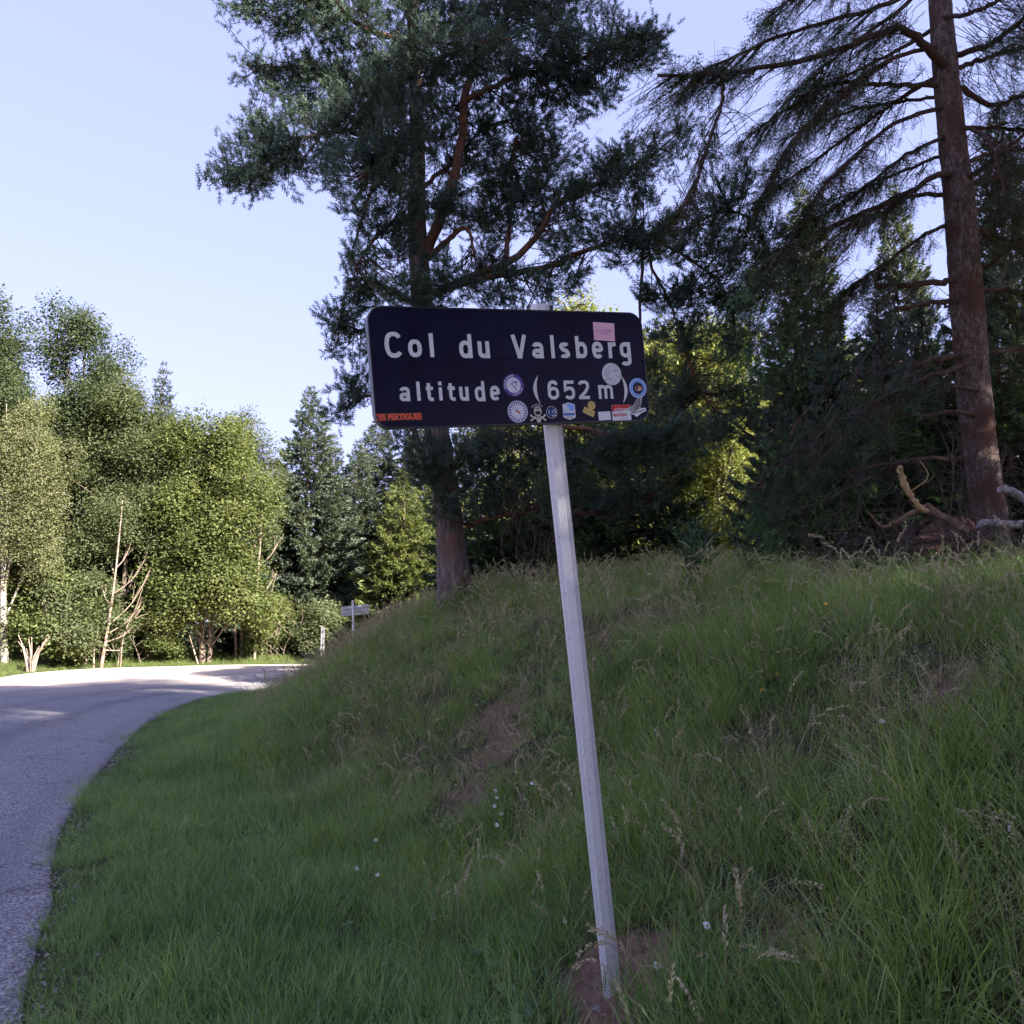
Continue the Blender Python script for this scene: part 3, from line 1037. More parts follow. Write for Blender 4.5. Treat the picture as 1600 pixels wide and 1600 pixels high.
# white disc with radial bars
g, p = Geo(), Geo()
disc(g, -0.0181, -0.1801, 0.0455)
for i in range(20):
    a = math.radians(i * 18 + 5)
    r0_, r1_, wd = 0.023, 0.041, 0.10
    pol(p, [(-0.0181 + r0_ * math.cos(a), -0.1801 + r0_ * math.sin(a)), (-0.0181 + r1_ * math.cos(a - wd), -0.1801 + r1_ * math.sin(a - wd)), (-0.0181 + r1_ * math.cos(a + wd), -0.1801 + r1_ * math.sin(a + wd))], -0.0018, 0)
ring(p, -0.0181, -0.1801, 0.0435, 0.0452, -0.0018, 0)
bar(p, -0.0181, -0.1801, 0.024, 0.006, -0.55, -0.0022, 1)
bar(p, -0.026, -0.168, 0.016, 0.002, -0.55, -0.0022, 2)
bar(p, -0.011, -0.192, 0.016, 0.002, -0.55, -0.0022, 2)
sticker(g, IK['white'], 'round white sticker with a star of purple wedges', (p, [IK['purple'], IK['red'], IK['grey']]))
# helmeted skull over crossed bones
g, p = Geo(), Geo()
u0, v0 = 0.0707, -0.1893
disc(g, u0, v0 + 0.008, 0.0175, 0.021)
disc(g, u0 + 0.002, v0 - 0.026, 0.010, 0.012, -0.0013)
for sgn in (-1, 1):
    bar(g, u0 + sgn * 0.018, v0 - 0.016, 0.026, 0.006, sgn * 0.45, -0.00125)
    bar(g, u0 + sgn * 0.020, v0 - 0.020, 0.024, 0.005, -sgn * 0.55, -0.0012)
    disc(g, u0 + sgn * 0.031, v0 - 0.008, 0.0045, None, -0.00128)
    disc(g, u0 + sgn * 0.031, v0 - 0.027, 0.0045, None, -0.00128)
for i in range(9):
    a = math.radians(140 - i * 12)
    bar(g, u0 + 0.030 * math.cos(a), v0 + 0.008 + 0.028 * math.sin(a), 0.0028, 0.006, a - 1.57, -0.0012)
disc(p, u0, v0 + 0.002, 0.013, 0.008, -0.0018)
ring(p, u0, v0 + 0.010, 0.010, 0.0125, -0.0018, 0, 16, 20, 160)
bar(p, u0, v0 + 0.020, 0.003, 0.014, 0, -0.0019)
bar(p, u0 + 0.002, v0 - 0.020, 0.012, 0.003, 0, -0.0019)
sticker(g, IK['cream'], 'small helmeted skull and crossbones sticker', (p, IK['black']))
# small blue and white disc
g, p = Geo(), Geo()
u0, v0 = 0.1336, -0.1865
disc(g, u0, v0, 0.0262)
ring(p, u0, v0, 0.0235, 0.0250, -0.0018, 1)
for i, (du, dv, w, h, ro) in enumerate(((-0.010, 0.007, 0.014, 0.010, 0.5), (0.006, 0.010, 0.010, 0.008, 1.2), (-0.006, -0.009, 0.014, 0.008, -0.4), (0.011, -0.006, 0.009, 0.010, 0.2))):
    bar(p, u0 + du, v0 + dv, w, h, ro, -0.0018 - 0.00003 * i, 0)
for i, (du, dv) in enumerate(((0.003, 0.002), (-0.013, -0.001), (0.003, -0.014), (0.014, 0.009), (0.017, 0.0), (0.014, -0.013))):
    disc(p, u0 + du, v0 + dv, 0.0035, None, -0.0021 - 0.00002 * i, 1, 8)
sticker(g, IK['navy'], 'small round dark sticker with blue and white patches', (p, [IK['blue'], IK['white']]))
# mountain shield
g, p = Geo(), Geo()
u0, v0 = 0.2135, -0.1835
pol(g, [(u0 - 0.028, v0 - 0.024), (u0, v0 - 0.036), (u0 + 0.029, v0 - 0.026), (u0 + 0.029, v0 + 0.027), (u0, v0 + 0.036), (u0 - 0.028, v0 + 0.028)], -0.0014)
pol(p, [(u0 - 0.024, v0 - 0.006), (u0 + 0.025, v0 - 0.006), (u0 + 0.025, v0 + 0.024), (u0, v0 + 0.032), (u0 - 0.024, v0 + 0.025)], -0.0018, 0)
pol(p, [(u0 - 0.024, v0 - 0.006), (u0 + 0.008, v0 - 0.006), (u0 - 0.004, v0 + 0.018), (u0 - 0.010, v0 + 0.012)], -0.0021, 1)
pol(p, [(u0 + 0.002, v0 - 0.006), (u0 + 0.025, v0 - 0.006), (u0 + 0.020, v0 + 0.006), (u0 + 0.014, v0 + 0.002)], -0.0023, 1)
pol(p, [(u0 - 0.024, v0 + 0.002), (u0 - 0.010, v0 + 0.014), (u0 - 0.006, v0 + 0.026), (u0 - 0.024, v0 + 0.024)], -0.0022, 1)
bar(p, u0, v0 - 0.013, 0.050, 0.010, 0, -0.0018, 2)
bar(p, u0, v0 - 0.025, 0.030, 0.004, 0, -0.0018, 3)
sticker(g, IK['white'], 'shield shaped sticker with white mountains on blue', (p, [IK['sky'], IK['white'], IK['blue'], IK['grey']]))
# gold disc and tilted gold label
g, p = Geo(), Geo()
disc(g, 0.3216, -0.1619, 0.0185)
ring(p, 0.3216, -0.1619, 0.0145, 0.0158, -0.0018)
bar(p, 0.3216, -0.158, 0.012, 0.004, -0.4, -0.0018)
bar(p, 0.3216, -0.167, 0.012, 0.004, -0.4, -0.0018)
sticker(g, IK['gold'], 'small round gold sticker', (p, ink('olive', (0.36, 0.26, 0.07))))
g, p = Geo(), Geo()
bar(g, 0.3065, -0.1887, 0.054, 0.026, -0.42, -0.0013)
bar(p, 0.3065, -0.1887, 0.042, 0.009, -0.42, -0.0017)
sticker(g, IK['gold'], 'tilted gold strip sticker below the gold disc', (p, ink('tan', (0.46, 0.34, 0.12))))
# blank white label
g = Geo()
bar(g, 0.3797, -0.2069, 0.059, 0.036, 0.03, -0.0013)
sticker(g, IK['white'], 'blank white label in the bottom row')
# red and white label
g, p = Geo(), Geo()
bar(g, 0.4629, -0.1969, 0.092, 0.070, 0.0, -0.0014)
pol(p, [(0.4175, -0.190), (0.508, -0.186), (0.508, -0.1625), (0.4175, -0.1625)], -0.0018, 0)
put_text(p, 'AUTOHOM', 0.458, -0.182, 0.060, 0.012, -0.0022, 0.02, 1)
put_text(p, 'MAINTEBAR', 0.456, -0.2045, 0.066, 0.014, -0.0018, 0.03, 0)
put_text(p, '4', 0.487, -0.222, 0.006, 0.009, -0.0018, 0.02, 2)
bar(p, 0.463, -0.222, 0.03, 0.003, 0, -0.0018, 2)
sticker(g, IK['white'], 'red and white rectangular label under the wing', (p, [IK['red'], IK['white'], IK['grey']]))
# white wing outline with dark feathers
g, p = Geo(), Geo()
pol(g, [(0.484, -0.190), (0.492, -0.178), (0.520, -0.163), (0.558, -0.128), (0.570, -0.127), (0.566, -0.150), (0.556, -0.178), (0.585, -0.178), (0.585, -0.192), (0.560, -0.200), (0.535, -0.216), (0.522, -0.206), (0.500, -0.203)], -0.0026)
for i, (a, b) in enumerate((((0.494, -0.184), (0.562, -0.134)), ((0.500, -0.188), (0.563, -0.143)), ((0.505, -0.191), (0.561, -0.154)), ((0.512, -0.193), (0.558, -0.165)), ((0.520, -0.195), (0.553, -0.176)))):
    a, b = np.array(a), np.array(b)
    d = (b - a) / np.linalg.norm(b - a)
    nn = np.array([-d[1], d[0]])
    pol(p, [a - nn * 0.0012, b - nn * 0.0030, b + nn * 0.0030, a + nn * 0.0012], -0.0030 - 0.00003 * i)
for i in range(9):
    bar(p, 0.510 + i * 0.008, -0.1995 + i * 0.0014, 0.005, 0.006, 0.18, -0.0032)
sticker(g, IK['white'], 'white wing shaped sticker overlapping the red label', (p, IK['black']))
# torn red lettered strip
g, p = Geo(), Geo()
pol(g, [(-0.600, -0.205), (-0.421, -0.2055), (-0.4195, -0.172), (-0.600, -0.172)], -0.0014)
pol(p, [(-0.600, -0.202), (-0.596, -0.202), (-0.592, -0.176), (-0.600, -0.176)], -0.0018)
put_text(p, 'ES FERTIGUES', -0.506, -0.1887, 0.167, 0.0245, -0.0018, 0.05)
sticker(g, ink('maroon', (0.03, 0.012, 0.014)), 'torn strip sticker with red capital letters ES FERTIGUES', (p, IK['vermilion']))

# broken bolt and a lump of stone by the foot of the post
b = SP(0.165, -2.625, 0.03)
g = Geo()
th = np.linspace(0, math.pi, 7)
for i in range(1):
    P = np.array([b + np.array([-0.035, -0.02, 0.012]), b + np.array([0.0, 0.0, 0.006]), b + np.array([0.03, 0.02, 0.0])])
    tubes(g, spline(P, 6), np.full(6, 0.013), 8, cap=True)
    tubes(g, np.array([P[0] + np.array([-0.012, -0.007, 0.004]), P[0]]), np.array([0.021, 0.021]), 6, cap=True)
g.build('bolt', M['edge_metal'], sign)
# ------------------------------------------------------------------ foliage templates
def needle_shoot(n, length, nl, nw, ang, seed):
    """A shoot along +Z with n needles (one triangle each)."""
    r = np.random.default_rng(seed)
    V_, F_, T_ = [], [], []
    for i in range(n):
        t = (i + 0.5) / n
        a = i * 2.399 + r.uniform(-0.3, 0.3)
        th = math.radians(ang * r.uniform(0.6, 1.25)) * (1.15 - 0.55 * t)
        d = np.array([math.cos(a) * math.sin(th), math.sin(a) * math.sin(th), math.cos(th)])
        s_ = norm(np.cross(d, np.array([math.sin(a), -math.cos(a), 0.3])))
        b0 = np.array([0, 0, t * length])
        l = nl * r.uniform(0.75, 1.1)
        j = len(V_)
        V_ += [b0 - s_ * nw * 0.5, b0 + s_ * nw * 0.5, b0 + d * l]
        F_.append((j, j + 1, j + 2))
        T_ += [r.uniform(0, 1)] * 3
    return np.array(V_), np.array(F_), np.array(T_)


def flat_spray(n_side, length, tw, nl, nw, seed, droop=0.0):
    """A flat conifer spray along +Z in the XZ plane: a leader with side twigs, each fringed with needles."""
    r = np.random.default_rng(seed)
    V_, F_, T_ = [], [], []

    def tri(a, b, c, t):
        j = len(V_)
        V_.extend([a, b, c])
        F_.append((j, j + 1, j + 2))
        T_.extend([t] * 3)

    def twig(p, d, l, t0):
        side0 = norm(np.cross(d, np.array([0, 1.0, 0])))
        n = max(3, int(l / 0.034))
        for i in range(n):
            t = (i + 0.4) / n
            b = p + d * l * t + np.array([0, -droop * t * t, 0])
            for s in (-1, 1):
                dd = norm(d * 0.9 + side0 * s * r.uniform(0.5, 0.9) + np.array([0, 1.0, 0]) * r.uniform(-0.1, 0.5))
                ww = norm(np.cross(dd, np.array([0, 1.0, 0.2]))) * nw * 0.5
                tri(b - ww, b + ww, b + dd * nl * r.uniform(0.7, 1.1), t0 * 0.6 + 0.4 * t)
        e = p + d * l + np.array([0, -droop, 0])
        w_ = side0 * tw
        tri(p - w_, p + w_, e, 0.1)

    twig(np.zeros(3), np.array([0, 0, 1.0]), length, 0.6)
    for i in range(n_side):
        t = (i + 0.7) / (n_side + 0.5)
        for s in (-1, 1):
            l = length * 0.55 * (1 - t * 0.75) * r.uniform(0.7, 1.1)
            d = norm(np.array([s * 0.85, r.uniform(-0.25, 0.1), 0.75]))
            twig(np.array([0, -droop * t * t * 0.5, length * t]), d, l, r.uniform(0.2, 0.9))
    return np.array(V_), np.array(F_), np.array(T_)


PINE_T = [needle_shoot(18, 0.12, 0.062, 0.0115, 62, s) for s in range(3)]
SPRAY_T = [flat_spray(4, 0.34, 0.004, 0.030, 0.0085, s, 0.02) for s in range(3)]
LEAF_V = np.array([(0, 0, 0), (0.42, 0.10, 0.42), (0, -0.06, 1.0), (-0.42, 0.10, 0.42)])
LEAF_F = np.array([(0, 1, 2), (0, 2, 3)])
FROND_V = np.array([(0, 0, 0), (0.15, 0.05, 0.42), (0, -0.02, 1.0), (-0.15, 0.05, 0.42)])
FROND_F = np.array([(0, 1, 2), (0, 2, 3)])


def limb(root, pts, w0, w1, mat, name='limb', sides=9, n=16, bumps=0.04, cap=True):
    g = Geo()
    P = spline(pts, n)
    P[1:-1] += rng.normal(0, 0.012, P[1:-1].shape) * min(1.0, w0 / 0.05)
    R = w0 + (w1 - w0) * np.linspace(0, 1, n) ** 0.9
    tubes(g, P, R, sides, 0.5, 0, cap, bumps)
    g.build(name, mat, root, smooth=True)
    return P


def trunk_geo(P, R, sides=22, n=60, flare=0.0, bumps=0.035, lump=0.05):
    g = Geo()
    S = spline(np.concatenate([P, R[:, None]], 1), n)
    C, r_ = S[:, :3], S[:, 3]
    t = np.linspace(0, 1, n)
    r_ = r_ * (1 + flare * np.exp(-t * 22)) * (1 + lump * 0.5 * vnoise(t * 40, t * 0 + P[0, 0], 1.0))
    tubes(g, C, r_, sides, 0.5, 0, True, bumps)
    return g, C, r_


# ------------------------------------------------------------------ big Scots pine
D0 = 14.0
A = lambda x, y, dd=0.0, D=D0: at(x, y, D + dd)
base = A(712, 918)
base[2] = H1(base[0], base[1]) - 0.05
pine = empty('scots_pine', base)
tag(pine, 'big dark Scots pine with forked orange limbs behind the sign', 'pine tree')
TP = np.array([base, A(704, 840), A(694, 760), A(684, 680), A(668, 560), A(658, 450), A(652, 350), A(652, 260), A(650, 160), A(646, 40), A(642, -80), A(640, -170)])
TR = np.array([0.25, 0.22, 0.205, 0.20, 0.185, 0.17, 0.15, 0.13, 0.115, 0.09, 0.055, 0.02])
g, _, _ = trunk_geo(TP, TR, 26, 90, 0.22, 0.035)
g.build('trunk', M['pine_bark'], pine, smooth=True)
PL = [  # points (x, y, depth offset), width at start and end in px
    ([(664, 400, 0), (688, 340, -.2), (708, 285, -.3), (722, 215, -.3), (726, 150, -.3), (742, 105, -.2), (768, 62, 0), (792, 14, .2), (800, -60, .4)], 19, 8),
    ([(668, 405, 0), (700, 375, -.3), (722, 358, -.4), (735, 364, -.5), (742, 395, -.6)], 11, 4),
    ([(660, 470, 0), (720, 440, .2), (785, 414, .3), (822, 390, .3), (850, 352, .2), (868, 320, 0), (905, 298, -.2), (980, 266, -.4), (1030, 235, -.6)], 16, 5),
    ([(700, 450, .1), (785, 428, .2), (850, 420, 0), (905, 395, -.2), (960, 378, -.4), (1015, 368, -.6), (1100, 350, -.9)], 13, 4),
    ([(790, 410, .3), (793, 380, .4), (800, 320, .5), (800, 270, .5), (806, 215, .6)], 10, 4),
    ([(652, 212, 0), (600, 215, -.2), (540, 206, -.4), (480, 215, -.6), (420, 245, -.8), (345, 278, -1)], 10, 3),
    ([(650, 150, 0), (590, 135, .2), (520, 112, .4), (450, 105, .6), (385, 100, .7)], 9, 3),
    ([(648, 60, 0), (600, 55, -.3), (556, 38, -.5), (520, 0, -.6), (470, -20, -.6), (390, 5, -.7)], 11, 3),
    ([(664, 480, 0), (610, 452, -.4), (572, 436, -.6), (540, 440, -.7)], 10, 5),
    ([(600, 268, -.3), (574, 312, -.4), (566, 345, -.4), (551, 388, -.5)], 7, 4),
    ([(694, 765, 0), (664, 715, -.3), (648, 676, -.4), (632, 655, -.5)], 13, 6),
    ([(692, 740, 0), (668, 735, -.2), (640, 722, -.4), (622, 718, -.5)], 8, 3),
    ([(702, 745, 0), (722, 715, -.3), (738, 690, -.4), (770, 672, -.5), (830, 690, -.8), (900, 705, -1.2)], 11, 3),
    ([(730, 822, 0), (790, 804, -.3), (870, 800, -.6), (950, 800, -.8), (1015, 788, -1)], 9, 4),
    ([(724, 160, -.3), (790, 125, -.3), (860, 108, -.5), (930, 82, -.7), (1010, 48, -.9)], 10, 3),
    ([(676, 610, 0), (720, 640, -.5), (790, 660, -.9), (880, 665, -1.2), (980, 680, -1.5), (1060, 676, -1.7)], 11, 3),
    ([(1010, 368, -.6), (1070, 400, -.7), (1120, 440, -.7), (1150, 500, -.6)], 6, 3),
    ([(1010, 368, -.6), (1020, 420, -.5), (1050, 480, -.4), (1070, 540, -.4)], 6, 3),
    ([(1060, 500, -.4), (1075, 560, -.2), (1095, 610, 0), (1130, 650, .1), (1180, 685, .2)], 6, 3),
    ([(1005, 372, -.5), (1002, 440, 0), (1000, 520, .5), (1000, 600, .8), (1040, 645, .2)], 6, 3),
    ([(1080, 352, -.8), (1130, 330, -.8), (1180, 350, -.6), (1210, 420, -.5)], 5, 3),
    ([(668, 560, 0), (620, 540, -.2), (570, 520, -.3), (530, 505, -.4)], 9, 3),
    ([(672, 600, 0), (620, 610, .2), (570, 620, .3), (530, 640, .4)], 8, 3),
    ([(655, 330, 0), (610, 350, -.8), (580, 380, -1.1), (555, 420, -1.3)], 7, 3),
    ([(652, 300, 0), (700, 260, .8), (760, 200, 1.2), (830, 180, 1.5)], 9, 3),
    ([(650, 200, 0), (640, 220, -1), (600, 250, -1.6), (560, 280, -1.9)], 8, 3),
    ([(648, 100, 0), (690, 90, -1.0), (740, 70, -1.5), (800, 60, -1.8)], 9, 3)]
limbs = []
for pts, a, b in PL:
    P3 = np.array([A(*p) for p in pts])
    limbs.append(limb(pine, P3, a / 200, b / 200, M['pine_limb'], 'limb', 9, 22))
LP = np.concatenate(limbs + [spline(TP[6:], 30)])

PADS = [(420, 12, 75, 42, -.6), (480, 30, 70, 40, -.5), (375, 6, 40, 25, -.7), (545, 30, 60, 50, -.4), (372, 102, 14, 24, .7), (408, 118, 30, 18, .6), (450, 110, 40, 28, .5), (500, 95, 50, 40, .4), (430, 168, 50, 36, .1), (500, 160, 55, 40, -.1),
        (395, 205, 40, 30, -.5), (385, 250, 45, 28, -.8), (345, 276, 28, 14, -1), (370, 295, 36, 16, -1), (430, 225, 60, 42, -.7), (480, 245, 60, 42, -.7), (420, 285, 45, 20, -.9), (540, 200, 60, 40, -.4), (550, 255, 70, 40, -1.5), (560, 100, 60, 45, 0), (610, 80, 70, 60, -.3), (600, 150, 60, 50, -.8),
        (610, 240, 60, 45, -1.6), (640, 190, 60, 60, -.9), (640, 110, 60, 60, -.8), (650, 30, 80, 50, 0), (700, 70, 70, 60, -1.2), (720, 20, 80, 50, 0), (760, 80, 60, 50, -1.4), (800, 30, 80, 50, -.2), (780, 140, 60, 45, .3), (840, 80, 70, 50, -.6), (880, 30, 70, 45, .3), (850, 130, 70, 40, -.4), (910, 95, 60, 45, -.6),
        (940, 40, 40, 40, .5), (960, 85, 45, 30, -.8), (1005, 62, 40, 28, -.9), (1035, 42, 28, 26, -.9), (1010, 100, 30, 16, -.8), (900, 160, 50, 35, -.2), (935, 140, 45, 30, -.5), (700, 160, 50, 50, .6), (690, 230, 45, 40, .7), (740, 210, 50, 50, 1), (800, 200, 60, 45, 1.3), (770, 270, 45, 40, .6),
        (600, 300, 50, 22, -1.7), (545, 322, 25, 18, -.4), (560, 265, 50, 30, -1.9), (640, 290, 30, 26, -1.2), (830, 255, 55, 40, .6), (880, 240, 45, 32, .4), (850, 300, 55, 35, .4), (920, 270, 45, 30, -.2), (905, 320, 55, 30, -.1), (960, 262, 45, 32, -.4), (1000, 240, 45, 34, -.5), (1045, 215, 40, 28, -.7), (1080, 195, 28, 20, -.7), (990, 300, 45, 22, -.4),
        (950, 350, 60, 28, -.3), (1010, 345, 60, 28, -.6), (1070, 350, 55, 26, -.8), (1120, 335, 40, 22, -1), (900, 385, 50, 22, -.1), (980, 395, 55, 22, -.5), (1045, 390, 50, 22, -.7), (1110, 400, 55, 32, -.9), (1150, 440, 55, 34, -.8), (1090, 460, 60, 30, -.6), (1040, 455, 50, 30, -.5), (1165, 385, 40, 28, -1), (1120, 510, 55, 34, -.4), (1060, 520, 50, 34, -.3), (1160, 540, 40, 30, -.4), (820, 440, 55, 28, -.2), (870, 440, 50, 25, -.2), (760, 450, 50, 28, -.4), (700, 455, 55, 30, -1.0), (640, 455, 45, 26, -1.3), (690, 410, 22, 24, -.6),
        (630, 400, 30, 30, -1), (590, 460, 45, 24, -.9), (550, 440, 35, 30, -.8), (545, 480, 36, 26, -.7), (560, 400, 26, 20, -1.2), (525, 500, 26, 22, -.4), (545, 540, 32, 28, -.3), (545, 610, 30, 24, .3), (528, 648, 24, 14, .4), (560, 575, 30, 22, .2), (640, 350, 26, 26, -1.1), (580, 365, 26, 24, -1.1),
        (830, 505, 50, 22, .6), (1190, 360, 45, 30, -.6), (1210, 430, 45, 35, -.5), (1140, 300, 40, 26, -1), (1170, 262, 30, 20, -.8), (1080, 600, 42, 30, .2), (1145, 625, 36, 24, .2), (1050, 640, 45, 26, 0), (1000, 590, 60, 30, .8), (1110, 680, 40, 22, -.2), (1180, 590, 34, 26, 0), (700, 330, 30, 40, .7), (760, 350, 45, 40, .7), (820, 340, 45, 36, .5), (740, 270, 40, 40, .9), (850, 210, 50, 34, .9), (690, 300, 26, 40, -.6), (870, 360, 45, 26, .5), (620, 330, 30, 30, -.9), (500, 130, 60, 45, .2), (570, 170, 55, 50, -.5), (760, 400, 36, 26, .4), (735, 330, 30, 36, .5), (770, 300, 30, 30, .5),
        (720, 700, 40, 22, -.4), (790, 775, 50, 22, -.5), (860, 780, 50, 20, -.7), (940, 775, 50, 22, -.8), (1005, 765, 40, 20, -1), (670, 715, 34, 20, -.6), (715, 760, 30, 18, -.5), (760, 690, 50, 20, -1.1), (765, 712, 45, 24, -.6), (815, 712, 50, 26, -.8), (870, 725, 45, 24, -1), (780, 745, 45, 18, -.6), (940, 695, 50, 24, -1.3), (1000, 685, 55, 26, -1.5), (1055, 680, 45, 24, -1.7), (1090, 665, 30, 18, -1.7), (980, 720, 50, 18, -1.4), (690, 792, 22, 14, -.4), (640, 690, 30, 20, -.5), (655, 745, 28, 18, -.3), (850, 690, 36, 18, -.9),
        (645, -60, 120, 60, 0), (760, -70, 110, 60, .5), (540, -60, 100, 50, -.5), (700, -140, 100, 60, .3), (850, -40, 90, 50, -.5)]


def pine_pads(geo, pads, LPts, conv, per, sc=1.0, tsets=PINE_T, upb=0.45):
    tp, tr, sp_, sd_, st_ = [], [], [], [], []
    for (x, y, rx, ry, dd) in pads:
        c = conv(x, y, dd)
        ppm = np.linalg.norm(conv(x + 1, y, dd) - c)
        a, b = rx * ppm, ry * ppm
        dep = (a + b) * 0.55
        near = np.argsort(np.linalg.norm(LPts - c, axis=1))[:9]
        nb = max(4, int(per * (rx * ry) / 2000 + 4))
        pt = rng.uniform(0, 1)
        for _ in range(nb):
            s0 = LPts[near[rng.integers(0, 9)]]
            q = norm(rng.normal(0, 1, 3)) * rng.uniform(0.25, 1.0) ** 0.5
            e = c + q * np.array([a, dep, b])
            mid = s0 * 0.45 + e * 0.55 + np.array([0, 0, -0.10]) + rng.normal(0, 0.06, 3)
            P = spline(np.array([s0, mid, e]), 6)
            tp.append(P)
            tr.append(np.linspace(0.012, 0.003, 6))
            dirn = norm(e - mid)
            ns = rng.integers(11, 18)
            for i in range(ns):
                t = rng.uniform(0.55, 1.0)
                o = P[0] * 0
                k_ = t * 5
                i0 = min(int(k_), 4)
                o = P[i0] * (1 - (k_ - i0)) + P[i0 + 1] * (k_ - i0)
                o = o + rng.normal(0, 0.075, 3) * sc * (1.2 - 0.5 * (t - 0.55))
                d = dirn * 0.6 + norm(o - c) * 0.4 + np.array([0, 0, upb]) + rng.normal(0, 0.5, 3)
                sp_.append(o)
                sd_.append(d)
                st_.append(0.35 * pt + 0.65 * rng.uniform(0, 1))
    tubes(geo, np.array(tp), np.array(tr), 3, 0.5, 1)
    sp_, sd_, st_ = np.array(sp_), np.array(sd_), np.array(st_)
    which = rng.integers(0, len(tsets), len(sp_))
    for w_ in range(len(tsets)):
        m_ = which == w_
        tv, tf, tt = tsets[w_]
        scatter(geo, tv, tf, frames(sd_[m_]), sp_[m_], sc * rng.uniform(0.85, 1.3, m_.sum()), st_[m_], 0, tt)
    return len(sp_)


g = Geo()
npine = pine_pads(g, PADS, LP, A, 17)
g.build('crown', [M['pine_needle'], M['pine_twig']], pine)

